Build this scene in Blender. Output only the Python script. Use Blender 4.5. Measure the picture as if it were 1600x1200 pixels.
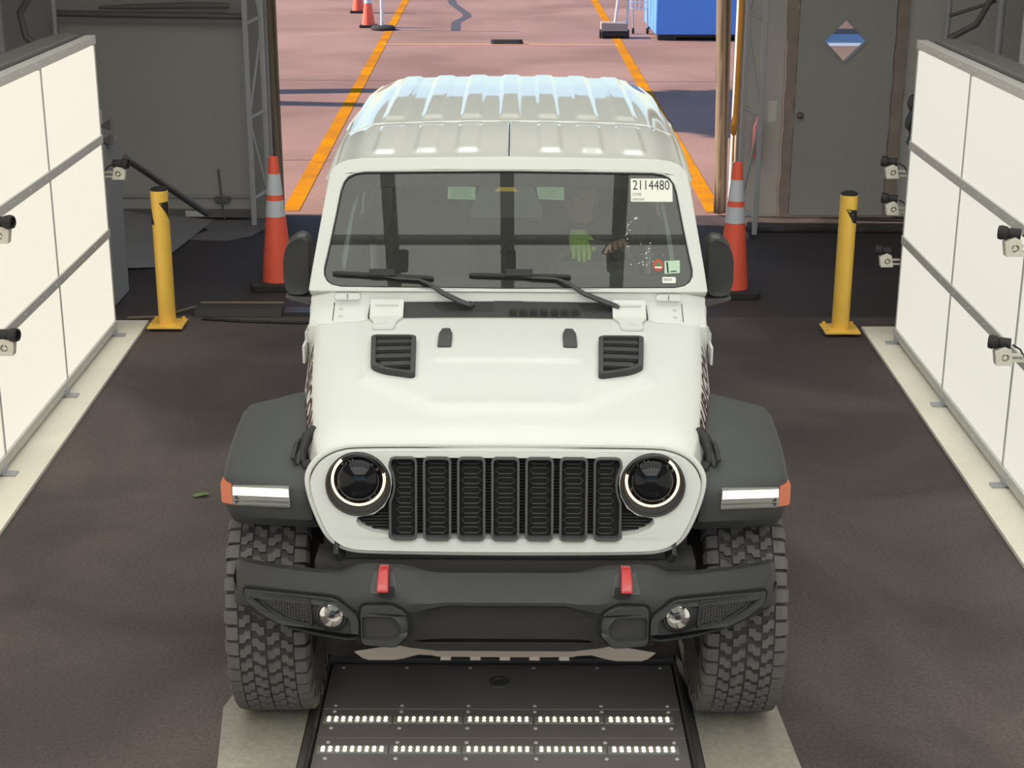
import bpy, bmesh, math, random
from mathutils import Vector, Matrix
from mathutils.geometry import tessellate_polygon
random.seed(7)
PI = math.pi
scene = bpy.context.scene
C = scene.collection
for o in list(bpy.data.objects): bpy.data.objects.remove(o, do_unlink=True)

# ------------------------------------------------------------------ camera
cam_d = bpy.data.cameras.new('camera'); cam = bpy.data.objects.new('camera', cam_d); C.objects.link(cam)
cam_d.sensor_width = 36; cam_d.lens = 2476.4*36/1600; cam_d.clip_end = 400; cam_d.clip_start = .05
def cam_matrix(p, yw, r, H):
    cp, sp, cy, sy = math.cos(p), math.sin(p), math.cos(yw), math.sin(yw)
    f = Vector((sy*cp, cy*cp, -sp)); rt = Vector((cy, -sy, 0)); dn = f.cross(rt)
    r_ = math.cos(r)*rt + math.sin(r)*dn; d_ = -math.sin(r)*rt + math.cos(r)*dn
    m = Matrix.Identity(4)
    for i in range(3): m[i][0] = r_[i]; m[i][1] = -d_[i]; m[i][2] = -f[i]
    m[2][3] = H
    return m
cam.matrix_world = cam_matrix(.3175, .0027, -.0035, 2.92)
scene.camera = cam
vs = scene.view_settings
vs.view_transform = 'Standard'; vs.look = 'None'; vs.gamma = 1; vs.exposure = 0.26; vs.use_curve_mapping = False

# ------------------------------------------------------------------ sky and sun
SUN_EL, SUN_DIR = math.radians(31), Vector((1, -.10, 0)).normalized()   # light travels to the right
w = bpy.data.worlds.new('sky'); scene.world = w; w.use_nodes = True
nt = w.node_tree; bg = nt.nodes['Background']
sky = nt.nodes.new('ShaderNodeTexSky'); sky.sky_type = 'NISHITA'; sky.sun_disc = False
sky.sun_elevation = SUN_EL; sky.sun_rotation = math.atan2(-SUN_DIR.x, -SUN_DIR.y); sky.dust_density = .3; sky.air_density = 1.0
tint = nt.nodes.new('ShaderNodeMix'); tint.data_type = 'RGBA'; tint.blend_type = 'MULTIPLY'; tint.inputs[0].default_value = 1; tint.inputs[7].default_value = (.88, .96, 1.07, 1)
nt.links.new(sky.outputs[0], tint.inputs[6]); nt.links.new(tint.outputs[2], bg.inputs[0]); bg.inputs[1].default_value = .17
sd = bpy.data.lights.new('sun', 'SUN'); sun = bpy.data.objects.new('sun', sd); C.objects.link(sun)
sd.energy = 7.0; sd.angle = .009; sd.color = (1, .78, .62)
sun.rotation_euler = Vector((SUN_DIR.x*math.cos(SUN_EL), SUN_DIR.y*math.cos(SUN_EL), -math.sin(SUN_EL))).to_track_quat('-Z', 'Y').to_euler()
sun.location = (-20, 20, 20)
PANEL_L, PANEL_R, CEIL_L = .77, .68, 1.98      # brightness of the booth's light panels

# ------------------------------------------------------------------ materials
MATS = {}
def mat(name, col, rough=.5, metal=0, noise=0, nscale=20, emit=0, ecol=None, coat=0, bump=0, bscale=200, spec=.5, trans=0):
    m = bpy.data.materials.new(name); m.use_nodes = True; t = m.node_tree; b = t.nodes['Principled BSDF']
    b.inputs['Base Color'].default_value = (*col, 1); b.inputs['Roughness'].default_value = rough
    b.inputs['Metallic'].default_value = metal; b.inputs['Coat Weight'].default_value = coat
    b.inputs['Coat Roughness'].default_value = .04; b.inputs['Specular IOR Level'].default_value = spec
    if trans: b.inputs['Transmission Weight'].default_value = trans
    if emit:
        b.inputs['Emission Color'].default_value = (*(ecol or col), 1); b.inputs['Emission Strength'].default_value = emit
    if noise or bump:
        tc = t.nodes.new('ShaderNodeTexCoord')
    if noise:
        n = t.nodes.new('ShaderNodeTexNoise'); n.inputs['Scale'].default_value = nscale; n.inputs['Detail'].default_value = 5
        t.links.new(tc.outputs['Object'], n.inputs['Vector'])
        mx = t.nodes.new('ShaderNodeMix'); mx.data_type = 'RGBA'
        mx.inputs[6].default_value = (*[c*(1-noise) for c in col], 1); mx.inputs[7].default_value = (*[min(1, c*(1+noise)) for c in col], 1)
        t.links.new(n.outputs['Fac'], mx.inputs[0]); t.links.new(mx.outputs[2], b.inputs['Base Color'])
    if bump:
        n2 = t.nodes.new('ShaderNodeTexNoise'); n2.inputs['Scale'].default_value = bscale; n2.inputs['Detail'].default_value = 3
        t.links.new(tc.outputs['Object'], n2.inputs['Vector'])
        bp = t.nodes.new('ShaderNodeBump'); bp.inputs['Strength'].default_value = bump; bp.inputs['Distance'].default_value = .01
        t.links.new(n2.outputs['Fac'], bp.inputs['Height']); t.links.new(bp.outputs[0], b.inputs['Normal'])
    MATS[name] = m
    return m
def ground_mat(name, dark, light, s1, s2, rough, grain=.35, bump=.5, spec=.5):
    """asphalt / concrete: two octaves of blotches and a fine grain"""
    m = bpy.data.materials.new(name); m.use_nodes = True; t = m.node_tree; b = t.nodes['Principled BSDF']
    tc = t.nodes.new('ShaderNodeTexCoord')
    def noise(sc, det, dist=0):
        n = t.nodes.new('ShaderNodeTexNoise'); n.inputs['Scale'].default_value = sc; n.inputs['Detail'].default_value = det
        n.inputs['Distortion'].default_value = dist; t.links.new(tc.outputs['Object'], n.inputs['Vector']); return n
    a = noise(s1, 6, .6); g = noise(s2, 4)
    cr = t.nodes.new('ShaderNodeValToRGB'); cr.color_ramp.elements[0].position = .36; cr.color_ramp.elements[1].position = .66
    cr.color_ramp.elements[0].color = (*dark, 1); cr.color_ramp.elements[1].color = (*light, 1)
    t.links.new(a.outputs['Fac'], cr.inputs[0])
    c2 = t.nodes.new('ShaderNodeValToRGB'); c2.color_ramp.elements[0].position = .3; c2.color_ramp.elements[1].position = .75
    lo, hi = 1-grain, 1+grain*.6
    c2.color_ramp.elements[0].color = (lo, lo, lo, 1); c2.color_ramp.elements[1].color = (hi, hi, hi, 1)
    t.links.new(g.outputs['Fac'], c2.inputs[0])
    mx = t.nodes.new('ShaderNodeMix'); mx.data_type = 'RGBA'; mx.blend_type = 'MULTIPLY'; mx.inputs[0].default_value = 1
    t.links.new(cr.outputs[0], mx.inputs[6]); t.links.new(c2.outputs[0], mx.inputs[7])
    t.links.new(mx.outputs[2], b.inputs['Base Color']); b.inputs['Roughness'].default_value = rough; b.inputs['Specular IOR Level'].default_value = spec
    bp = t.nodes.new('ShaderNodeBump'); bp.inputs['Strength'].default_value = bump; bp.inputs['Distance'].default_value = .006
    t.links.new(g.outputs['Fac'], bp.inputs['Height']); t.links.new(bp.outputs[0], b.inputs['Normal'])
    MATS[name] = m
    return m
def glass_mat(name, tint, ior, haze=0):
    """thin pane: tinted see-through plus a Fresnel reflection"""
    m = bpy.data.materials.new(name); m.use_nodes = True; t = m.node_tree; t.nodes.clear()
    out = t.nodes.new('ShaderNodeOutputMaterial'); mix = t.nodes.new('ShaderNodeMixShader')
    tr = t.nodes.new('ShaderNodeBsdfTransparent'); tr.inputs[0].default_value = (*tint, 1)
    gl = t.nodes.new('ShaderNodeBsdfGlossy'); gl.inputs['Roughness'].default_value = .0
    fr = t.nodes.new('ShaderNodeFresnel'); fr.inputs[0].default_value = ior
    t.links.new(fr.outputs[0], mix.inputs[0]); t.links.new(tr.outputs[0], mix.inputs[1]); t.links.new(gl.outputs[0], mix.inputs[2])
    if haze:
        df = t.nodes.new('ShaderNodeBsdfDiffuse'); df.inputs[0].default_value = (.62, .62, .58, 1); m2 = t.nodes.new('ShaderNodeMixShader'); m2.inputs[0].default_value = haze  # pale diffuse veil mixed in to lift the dark tones seen in the pane
        t.links.new(mix.outputs[0], m2.inputs[1]); t.links.new(df.outputs[0], m2.inputs[2]); t.links.new(m2.outputs[0], out.inputs[0])
    else: t.links.new(mix.outputs[0], out.inputs[0])
    MATS[name] = m
    return m
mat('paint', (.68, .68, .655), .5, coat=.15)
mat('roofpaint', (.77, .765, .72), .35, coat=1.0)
mat('plastic', (.034, .033, .034), .6, bump=.15, bscale=900)
mat('flare', (.047, .0485, .048), .62, noise=.06, nscale=9, bump=.12, bscale=900)
mat('black', (.020, .018, .019), .65)
mat('gloss', (.008, .008, .010), .04, spec=.3)
mat('pit', (.006, .0055, .006), .8)  # near-black: the shade of recesses is put into this colour
mat('satin', (.045, .043, .044), .5)
mat('trimgrey', (.085, .082, .084), .6)
mat('rubbershade', (.06, .054, .054), .85)  # darker copy of the tread rubber; groove shade is put into the colour
mat('rubber', (.125, .112, .112), .85, noise=.25, nscale=30)
mat('chassis', (.04, .037, .037), .7)
mat('chrome', (.75, .75, .76), .12, 1)
mat('alloy', (.32, .32, .34), .4, .8)
mat('silver', (.52, .47, .43), .5, .1)
mat('red', (.50, .032, .035), .35, coat=.5)
mat('amber', (.62, .14, .05), .25, coat=1)
mat('drl', (1, .82, .55), .4, emit=1.05, ecol=(1, .80, .50))
mat('marker', (1, .92, .82), .35, emit=.62, ecol=(1, .86, .70))
mat('lamplens', (.26, .255, .25), .2, .0, coat=.5)
mat('decal_red', (.13, .025, .03), .5)
mat('label', (.84, .82, .76), .6, noise=.03, nscale=30)
mat('greenlabel', (.50, .66, .50), .6)
mat('ink', (.05, .05, .05), .7); mat('greyink', (.30, .30, .29), .7)
mat('stickred', (.45, .08, .05), .6); mat('stickgreen', (.06, .22, .08), .6)
mat('cabin', (.085, .085, .082), .8); mat('headliner', (.10, .10, .10), .9); mat('pillarlit', (.40, .46, .40), .7)
mat('seat', (.05, .05, .05), .7, noise=.2, nscale=40)
mat('skin', (.50, .27, .19), .55, noise=.06, nscale=18); mat('shirt', (.022, .024, .028), .9, noise=.2, nscale=40)
mat('trousers', (.02, .022, .03), .9); mat('lime', (.42, .66, .06), .7, noise=.1, nscale=60); mat('eye', (.03, .02, .02), .3)
glass_mat('windshield', (.66, .73, .66), 1.80, .048)
glass_mat('pane', (.80, .84, .82), 1.5)
glass_mat('clearlens', (.9, .9, .9), 1.75)
mat('alu', (.56, .545, .52), .5, .1, noise=.06, nscale=14)
mat('alupaint', (.60, .57, .54), .5)
mat('bargrey', (.30, .30, .30), .6)
mat('housing', (.16, .145, .138), .6, noise=.1, nscale=6)
mat('lightL', (.12, .115, .10), .6, noise=.02, nscale=2, emit=PANEL_L, ecol=(.955, .885, .745))
mat('lightR', (.12, .115, .10), .6, noise=.02, nscale=2, emit=PANEL_R, ecol=(.92, .895, .79))
mat('lightC', (.3, .3, .3), .6, emit=CEIL_L*1.62, ecol=(.97, 1.0, .90))
mat('lightM', (.3, .3, .3), .6, emit=CEIL_L*.74, ecol=(.97, 1.0, .90))
mat('lightD', (.3, .3, .3), .6, emit=CEIL_L*.80, ecol=(.97, 1.0, .92))
mat('yellow', (.95, .57, .09), .45, noise=.08, nscale=7, coat=.2)
mat('orange', (1.0, .135, .075), .5, noise=.07, nscale=8); mat('reflective', (.62, .64, .70), .4, noise=.06, nscale=30)
mat('conebase', (.03, .028, .028), .8)
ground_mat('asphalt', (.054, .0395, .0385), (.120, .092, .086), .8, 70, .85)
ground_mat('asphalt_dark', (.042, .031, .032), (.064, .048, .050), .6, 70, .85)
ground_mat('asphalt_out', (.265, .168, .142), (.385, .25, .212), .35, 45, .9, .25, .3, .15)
ground_mat('concrete', (.76, .705, .60), (.87, .81, .70), 1.1, 45, .8, .04, .1)
ground_mat('pad', (.28, .255, .22), (.40, .365, .31), 1.3, 50, .8, .15, .2)
ground_mat('kerbstone', (.035, .031, .031), (.09, .08, .075), 2.0, 40, .9)
ground_mat('linepaint', (.47, .20, .03), (.70, .29, .012), 1.6, 30, .95, .2, .2, 0); mat('linethin', (.95, .50, .30), .8, noise=.25, nscale=12)
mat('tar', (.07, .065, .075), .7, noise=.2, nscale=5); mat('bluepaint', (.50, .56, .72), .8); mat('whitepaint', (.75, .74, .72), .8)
mat('wallgrey', (.36, .345, .335), .8, noise=.10, nscale=1.3, bump=.08, bscale=6)
mat('wallpanel', (.40, .385, .37), .75, noise=.05, nscale=1.8)
mat('tentfab', (.62, .59, .57), .85, noise=.08, nscale=1.1, bump=.25, bscale=4)
mat('doorpaint', (.44, .43, .415), .6, noise=.04, nscale=2)
mat('woodtrim', (.40, .32, .275), .8, noise=.25, nscale=9)
mat('canvas', (.22, .175, .125), .85, noise=.15, nscale=6, bump=.2, bscale=12)
mat('steel', (.42, .42, .44), .5, .2); mat('darksteel', (.17, .155, .15), .55, .3); mat('brass', (.22, .18, .15), .5, .5)
mat('conduit', (.62, .58, .52), .4, .2); mat('rope', (.85, .36, .05), .7, noise=.1, nscale=60)
mat('camwhite', (.70, .67, .58), .5, noise=.1, nscale=50); mat('sheet', (.26, .25, .255), .9, noise=.08, nscale=3)
mat('patch', (.17, .158, .155), .9, noise=.15, nscale=8)
mat('blue', (.10, .31, .88), .5); mat('plateblack', (.19, .165, .165), .6, noise=.3, nscale=3); mat('stripcover', (.25, .25, .24), .3)
mat('led', (1, .9, .7), .4, emit=2.6, ecol=(1, .80, .50)); mat('ledhot', (1, .9, .7), .4, emit=5.0, ecol=(1, .82, .54))
mat('leaf', (.12, .19, .06), .7, noise=.2, nscale=20); mat('bark', (.10, .07, .05), .9); mat('foliage', (.05, .11, .03), .7, noise=.3, nscale=2)
mat('polewhite', (.85, .84, .82), .5); mat('cartgrey', (.36, .31, .29), .7)

# ------------------------------------------------------------------ geometry helpers
class G:
    def __init__(s): s.v = []; s.f = []; s.mi = []
    def add(s, vs, fs, mi=0):
        o = len(s.v); s.v += [tuple(v) for v in vs]; s.f += [tuple(i+o for i in f) for f in fs]; s.mi += [mi]*len(fs); return s
    def box(s, c, d, rot=None, mi=0):
        vs = [Vector((x*d[0]/2, y*d[1]/2, z*d[2]/2)) for x in (-1, 1) for y in (-1, 1) for z in (-1, 1)]
        if rot is not None: vs = [rot @ v for v in vs]
        c = Vector(c)
        return s.add([v+c for v in vs], [(0, 1, 3, 2), (4, 6, 7, 5), (0, 4, 5, 1), (2, 3, 7, 6), (0, 2, 6, 4), (1, 5, 7, 3)], mi)
    def bb(s, x0, x1, y0, y1, z0, z1, mi=0):
        return s.box(((x0+x1)/2, (y0+y1)/2, (z0+z1)/2), (abs(x1-x0), abs(y1-y0), abs(z1-z0)), None, mi)
    def loft(s, secs, closed=True, caps=True, mi=0):
        n = len(secs[0]); vs = [p for q in secs for p in q]; fs = []
        for i in range(len(secs)-1):
            for j in range(n if closed else n-1):
                k = (j+1) % n; fs.append((i*n+j, i*n+k, (i+1)*n+k, (i+1)*n+j))
        if caps and closed:
            fs.append(tuple(range(n-1, -1, -1))); fs.append(tuple((len(secs)-1)*n+j for j in range(n)))
        return s.add(vs, fs, mi)
    def tube(s, path, r, n=8, loop=False, mi=0, flat=None):
        P = [Vector(p) for p in path]; rs = r if isinstance(r, (list, tuple)) else [r]*len(P); secs = []; up = None
        for i, p in enumerate(P):
            if loop: t = P[(i+1) % len(P)]-P[i-1]
            else: t = P[min(i+1, len(P)-1)]-P[max(i-1, 0)]
            t.normalize()
            if up is None:
                up = Vector((0, 0, 1)) if abs(t.z) < .9 else Vector((0, 1, 0))
            a = t.cross(up).normalized(); b = a.cross(t).normalized(); up = b
            fa, fb = flat or (1, 1)
            secs.append([p+(a*math.cos(2*PI*k/n)*fa+b*math.sin(2*PI*k/n)*fb)*rs[i] for k in range(n)])
        if loop: secs.append(secs[0])
        return s.loft(secs, True, not loop, mi)
    def lathe(s, prof, o, ax, n=32, a0=0, a1=2*PI, mi=0):
        """prof: (radius, distance along axis)"""
        ax = Vector(ax).normalized(); u = ax.cross(Vector((0, 0, 1)) if abs(ax.z) < .9 else Vector((1, 0, 0))).normalized(); v = ax.cross(u)
        o = Vector(o); full = abs(a1-a0-2*PI) < 1e-6; m = n if full else n+1; secs = []
        for k in range(m):
            a = a0+(a1-a0)*k/n; d = u*math.cos(a)+v*math.sin(a); secs.append([o+d*r+ax*h for r, h in prof])
        np_ = len(prof); vs = [p for q in secs for p in q]; fs = []
        for i in range(n):
            j = (i+1) % m
            for k in range(np_-1): fs.append((i*np_+k, j*np_+k, j*np_+k+1, i*np_+k+1))
        return s.add(vs, fs, mi)
    def cyl(s, p0, p1, r, n=16, r1=None, mi=0):
        p0, p1 = Vector(p0), Vector(p1); L = (p1-p0).length; r1 = r if r1 is None else r1
        return s.lathe([(0, 0), (r, 0), (r1, L), (0, L)], p0, p1-p0, n, mi=mi)
    def grid(s, fn, nu, nv, mi=0):
        vs = [fn(i/nu, j/nv) for j in range(nv+1) for i in range(nu+1)]
        fs = [(j*(nu+1)+i, j*(nu+1)+i+1, (j+1)*(nu+1)+i+1, (j+1)*(nu+1)+i) for j in range(nv) for i in range(nu)]
        return s.add(vs, fs, mi)
    def plate(s, outl, holes, d, fn, mi=0):
        """2-D outline with holes, thickness d; fn(a, b, w) gives the 3-D point, w runs 0..d"""
        loops = [outl]+list(holes); pts = [p for l in loops for p in l]; n = len(pts)
        tris = tessellate_polygon([[Vector((p[0], p[1], 0)) for p in l] for l in loops])
        vs = [fn(p[0], p[1], 0) for p in pts]+[fn(p[0], p[1], d) for p in pts]
        fs = [tuple(t) for t in tris]+[tuple(i+n for i in reversed(t)) for t in tris]; o = 0
        for l in loops:
            m = len(l)
            for i in range(m): fs.append((o+i, o+(i+1) % m, n+o+(i+1) % m, n+o+i))
            o += m
        return s.add(vs, fs, mi)
def rrect(x0, x1, z0, z1, r, n=5):
    out = []
    for cx, cz, a in ((x1-r, z1-r, 0), (x0+r, z1-r, PI/2), (x0+r, z0+r, PI), (x1-r, z0+r, 1.5*PI)):
        out += [(cx+r*math.cos(a+PI/2*k/n), cz+r*math.sin(a+PI/2*k/n)) for k in range(n+1)]
    return out
def rpoly(pts, r, n=4):
    """round the corners of a polygon"""
    out = []; m = len(pts)
    for i in range(m):
        p, a, b = Vector(pts[i]), Vector(pts[i-1]), Vector(pts[(i+1) % m])
        rr = r[i] if isinstance(r, (list, tuple)) else r
        da, db = (a-p), (b-p); k = min(rr, da.length*.48, db.length*.48)
        q0, q1 = p+da.normalized()*k, p+db.normalized()*k
        for j in range(n+1):
            t = j/n; out.append(tuple(q0*(1-t)**2+p*2*t*(1-t)+q1*t*t))
    return out
def chaikin(p, n=2):
    for _ in range(n):
        q = []
        for i in range(len(p)):
            a, b = p[i], p[(i+1) % len(p)]; q += [(a[0]*.75+b[0]*.25, a[1]*.75+b[1]*.25), (a[0]*.25+b[0]*.75, a[1]*.25+b[1]*.75)]
        p = q
    return p
def circ(cx, cz, r, n=32, rz=None): return [(cx+r*math.cos(2*PI*k/n), cz+(rz or r)*math.sin(2*PI*k/n)) for k in range(n)]
def shrink(poly, d):
    """inset a polygon by d"""
    m = len(poly); area = sum(poly[i-1][0]*poly[i][1]-poly[i][0]*poly[i-1][1] for i in range(m)); sg = 1 if area > 0 else -1; out = []
    for i in range(m):
        p, a, b = Vector(poly[i]), Vector(poly[i-1]), Vector(poly[(i+1) % m])
        e1, e2 = (p-a), (b-p)
        if e1.length < 1e-7 or e2.length < 1e-7: out.append(tuple(p)); continue
        e1.normalize(); e2.normalize(); n1, n2 = Vector((-e1.y, e1.x))*sg, Vector((-e2.y, e2.x))*sg; nn = n1+n2
        k = max(.35, 1+n1.dot(n2)); out.append(tuple(p+nn*(d/k)))
    return out
def mirror_poly(half): return list(half)+[(-x, z) for x, z in reversed(half) if abs(x) > 1e-6]
def sstep(t, a=0., b=1.):
    t = max(0, min(1, (t-a)/(b-a))); return t*t*(3-2*t)
def lerp(x, xs, ys):
    if x <= xs[0]: return ys[0]
    for i in range(1, len(xs)):
        if x <= xs[i]:
            t = (x-xs[i-1])/(xs[i]-xs[i-1]); return ys[i-1]*(1-t)+ys[i]*t
    return ys[-1]
def mesh_of(name, g, mats, smooth=40):
    me = bpy.data.meshes.new(name); me.from_pydata(g.v, [], g.f)
    bm = bmesh.new(); bm.from_mesh(me)
    bmesh.ops.remove_doubles(bm, verts=bm.verts, dist=1e-6); bmesh.ops.recalc_face_normals(bm, faces=bm.faces); bm.to_mesh(me); bm.free()
    for m in (mats if isinstance(mats, (list, tuple)) else [mats]): me.materials.append(MATS[m])
    if smooth:
        me.polygons.foreach_set('use_smooth', [True]*len(me.polygons)); me.set_sharp_from_angle(angle=math.radians(smooth))
    return me
OFF = {}
def obj(name, g, m, parent=None, smooth=40, bevel=0, seg=2, label=None, stuff=False):
    me = g if isinstance(g, bpy.types.Mesh) else mesh_of(name, g, m, smooth)
    o = bpy.data.objects.new(name, me); C.objects.link(o)
    if parent is not None:
        o.parent = parent; o.location = -OFF.get(parent.name, Vector((0, 0, 0)))
        OFF[o.name] = Vector((0, 0, 0))
    if bevel:
        b = o.modifiers.new('bevel', 'BEVEL'); b.width = bevel; b.segments = seg; b.limit_method = 'ANGLE'; b.angle_limit = math.radians(35); b.harden_normals = False
    if label: o['label'] = label
    if stuff: o['kind'] = 'stuff'
    return o
def tag(o, label, cat, group=None):
    o['label'] = label; o['category'] = cat
    if group: o['group'] = group
    return o
def thing(name, label, cat, loc=(0, 0, 0), rotz=0, group=None, base=None):
    """Empty at the thing's base; children are modelled in world space if base is given"""
    o = bpy.data.objects.new(name, None); C.objects.link(o); o.location = loc; o.rotation_euler = (0, 0, rotz); o.empty_display_size = .1
    OFF[o.name] = Vector(base) if base is not None else Vector((0, 0, 0))
    return tag(o, label, cat, group)
def struct(name, g, m, bevel=0, smooth=0):
    o = obj(name, g, m, None, smooth, bevel); o['kind'] = 'structure'; return o
def copy_tree(o, parent=None):
    c = o.copy(); C.objects.link(c); c.parent = parent
    for ch in list(o.children): copy_tree(ch, c)
    return c
def text_mesh(body, size, m, extrude=.0004, align='CENTER', spacing=1, shear=0, offset=0):
    cu = bpy.data.curves.new('t', 'FONT'); cu.body = body; cu.size = size; cu.extrude = extrude; cu.align_x = align; cu.align_y = 'CENTER'
    cu.space_character = spacing; cu.shear = shear; cu.resolution_u = 3; cu.offset = offset
    o = bpy.data.objects.new('t', cu); C.objects.link(o); bpy.context.view_layer.update()
    me = bpy.data.meshes.new_from_object(o.evaluated_get(bpy.context.evaluated_depsgraph_get()))
    bpy.data.objects.remove(o, do_unlink=True); bpy.data.curves.remove(cu)
    me.materials.clear(); me.materials.append(MATS[m]); return me
# ================================================================== THE SETTING
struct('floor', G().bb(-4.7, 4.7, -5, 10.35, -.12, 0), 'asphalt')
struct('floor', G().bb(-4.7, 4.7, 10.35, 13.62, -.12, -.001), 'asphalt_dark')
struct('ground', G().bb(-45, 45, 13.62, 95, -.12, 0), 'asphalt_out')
def wall(name, x0, x1, y0, y1, z0, z1, m='tentfab'): return struct(name, G().bb(x0, x1, y0, y1, z0, z1), m)
wall('wall_left', -4.85, -4.7, -5, 13.62, 0, 4.7)
wall('wall_right', 4.7, 4.85, -5, 13.62, 0, 4.7)
wall('wall_back', -4.7, -2.02, 13.45, 13.6, 0, 4.7, 'wallgrey')
DHOLE = [(2.80, 1.695), (2.97, 1.525), (2.80, 1.355), (2.63, 1.525)]
g = G().plate([(1.905, 0), (4.7, 0), (4.7, 4.7), (1.905, 4.7)], [[(2.40, .02), (2.40, 2.06), (3.225, 2.06), (3.225, .02)]], .14, lambda a, b, w_: (a, 13.46+w_, b))
struct('wall_back', g, 'tentfab')
wall('wall_back', -2.02, 1.905, 13.45, 13.6, 2.64, 4.7, 'tentfab')
wall('wall_front', -4.7, -3.6, -5.1, -5, 0, 4.7); wall('wall_front', 3.6, 4.7, -5.1, -5, 0, 4.7); wall('wall_front', -3.6, 3.6, -5.1, -5, 3.9, 4.7)
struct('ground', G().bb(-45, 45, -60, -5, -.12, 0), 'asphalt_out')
struct('ceiling', G().bb(-4.85, 4.85, -5.1, 13.62, 4.7, 4.8), 'tentfab')
# the steel door with its diamond window
dr = struct('door_1', G().plate([(2.41, .025), (3.215, .025), (3.215, 2.05), (2.41, 2.05)], [list(reversed(DHOLE))], .045, lambda a, b, w_: (a, 13.42+w_, b)), 'doorpaint', .003)
g = G().plate([(p[0]+(p[0]-2.8)*.14, p[1]+(p[1]-1.525)*.14) for p in DHOLE], [list(reversed(DHOLE))], .016, lambda a, b, w_: (a, 13.405+w_, b))
obj('window_trim', g, 'steel', dr, 0)
obj('window_pane', G().plate(DHOLE, [], .004, lambda a, b, w_: (a, 13.44+w_, b)), 'pane', dr, 0)
obj('door_knob', G().lathe([(0, 0), (.022, 0), (.022, .006), (.009, .012), (.009, .03), (.024, .04), (.028, .052), (.02, .064), (0, .066)], (2.455, 13.42, .912), (0, -1, 0), 20), 'brass', dr)
for x0, x1, y0 in ((2.315, 2.405, 13.41), (3.225, 3.31, 13.41)):
    pts = [(x0+.006*math.sin(k*1.7), k*.1) for k in range(25)]; pts2 = [(x1+.008*math.sin(k*2.3+1), k*.1) for k in range(24, -1, -1)]
    struct('trim_1' if x0 < 3 else 'trim_2', G().plate(pts2+pts, [], .05, lambda a, b, w_: (a, y0+w_, b)), 'woodtrim')
# raised kerb under the door, and the sill
struct('kerb', G().bb(2.02, 4.7, 12.96, 13.44, 0, .035), 'kerbstone', .01)
struct('trim_3', G().bb(2.40, 3.30, 13.395, 13.46, .0355, .05), 'woodtrim')
# concrete footings along the light walls
for sx, x0, x1, y1 in ((-1, 2.395, 2.30, 10.17), (1, 2.335, 2.25, 10.07)):
    q = [(sx*x0, y1), (sx*(x0-(x0-x1)*1.5), 4.0), (sx*(x0-(x0-x1)*1.5), -2.6), (sx*2.9, -2.6), (sx*3.0, y1)]
    struct('footing', G().plate(q if sx > 0 else q[::-1], [], .018, lambda a, b, w_: (a, b, w_)), 'concrete')
# wheel lanes either side of the inspection plate
struct('wheel_lane', G().plate([(-.715, 3.4), (-.715, 5.75), (-.90, 5.75), (-1.03, 5.1), (-.97, 4.6), (-.95, 3.4)][::-1], [], .006, lambda a, b, w_: (a, b, w_)), 'pad')
struct('wheel_lane', G().plate([(.675, 3.4), (.675, 5.75), (.90, 5.75), (.98, 5.15), (1.0, 4.7), (1.02, 3.4)], [], .006, lambda a, b, w_: (a, b, w_)), 'pad')
# light pad and rough patch by the back wall on the left
g = G().plate([(-2.63, 12.62), (-2.30, 12.58), (-2.12, 12.75), (-2.05, 13.0), (-2.1, 13.4), (-2.75, 13.4), (-2.5, 12.95)], [], .008, lambda a, b, w_: (a, b, w_))
tag(obj('floor_patch', g, 'patch'), 'pale rough cement patch on the floor below the grey wall panel', 'patch')
def crumple(u, v):
    x = -3.55+u*1.05-.18*(1-v)*u; y = 11.5+v*1.85+.15*u
    return (x, y, .012+.02*math.sin(7*u+3*v)**2*(1-u)+(.09*(1-u)*v))
tag(obj('tarp_sheet', G().grid(crumple, 14, 14), 'sheet'), 'grey tarp sheet lying on the floor behind the left light wall', 'tarp')
OFF['tarp'] = Vector((0, 0, 0))

# ------------------------------------------------------------------ painted lines outside
def stripe(name, pts, wd, m, label, cat='road marking', z=.002, th=.002):
    L = []; R_ = []
    for i, p in enumerate(pts):
        a, b = Vector(pts[max(i-1, 0)]), Vector(pts[min(i+1, len(pts)-1)]); t = (b-a).normalized(); n = Vector((-t.y, t.x))*wd/2
        L.append(tuple(Vector(p)+n)); R_.append(tuple(Vector(p)-n))
    o = obj(name, G().plate(L+R_[::-1], [], th, lambda a, b, w_: (a, b, z+w_)), m, None, 0); return tag(o, label, cat)
stripe('lane_line', [(-1.92, 13.75), (-2.37, 40)], .15, 'linepaint', 'yellow painted line left of the car on the outdoor asphalt')
stripe('lane_line', [(1.82, 13.75), (1.93, 40)], .15, 'linepaint', 'yellow painted line right of the car on the outdoor asphalt')
stripe('cross_line', [(-2.12, 27.25), (1.85, 27.25)], .07, 'linethin', 'thin orange line across the lane beside the black wheel stop', z=.0045)
stripe('dark_line', [(-1.4, 38), (-1.22, 35.4), (-.86, 33.0), (-.84, 32.4), (-1.02, 31.2), (-.98, 29.6)], .17, 'tar', 'dark zigzag tar seam on the asphalt near the top', 'tar seam')
stripe('dark_line', [(-9, 22.65), (9, 22.5)], .03, 'tar', 'thin dark line running across the asphalt behind the car roof', 'tar seam', .0004, .001)  # narrow dark strip laid flat across the ground
stripe('dark_line', [(-9, 16.1), (-1, 16.3)], .022, 'tar', 'thin dark line on the asphalt beside the left orange cone', 'tar seam', .0004, .001)
stripe('blue_marking', [(5.0, 28.2), (8.0, 28.2)], 2.0, 'bluepaint', 'blue painted ground seen through the diamond door window')

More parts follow.
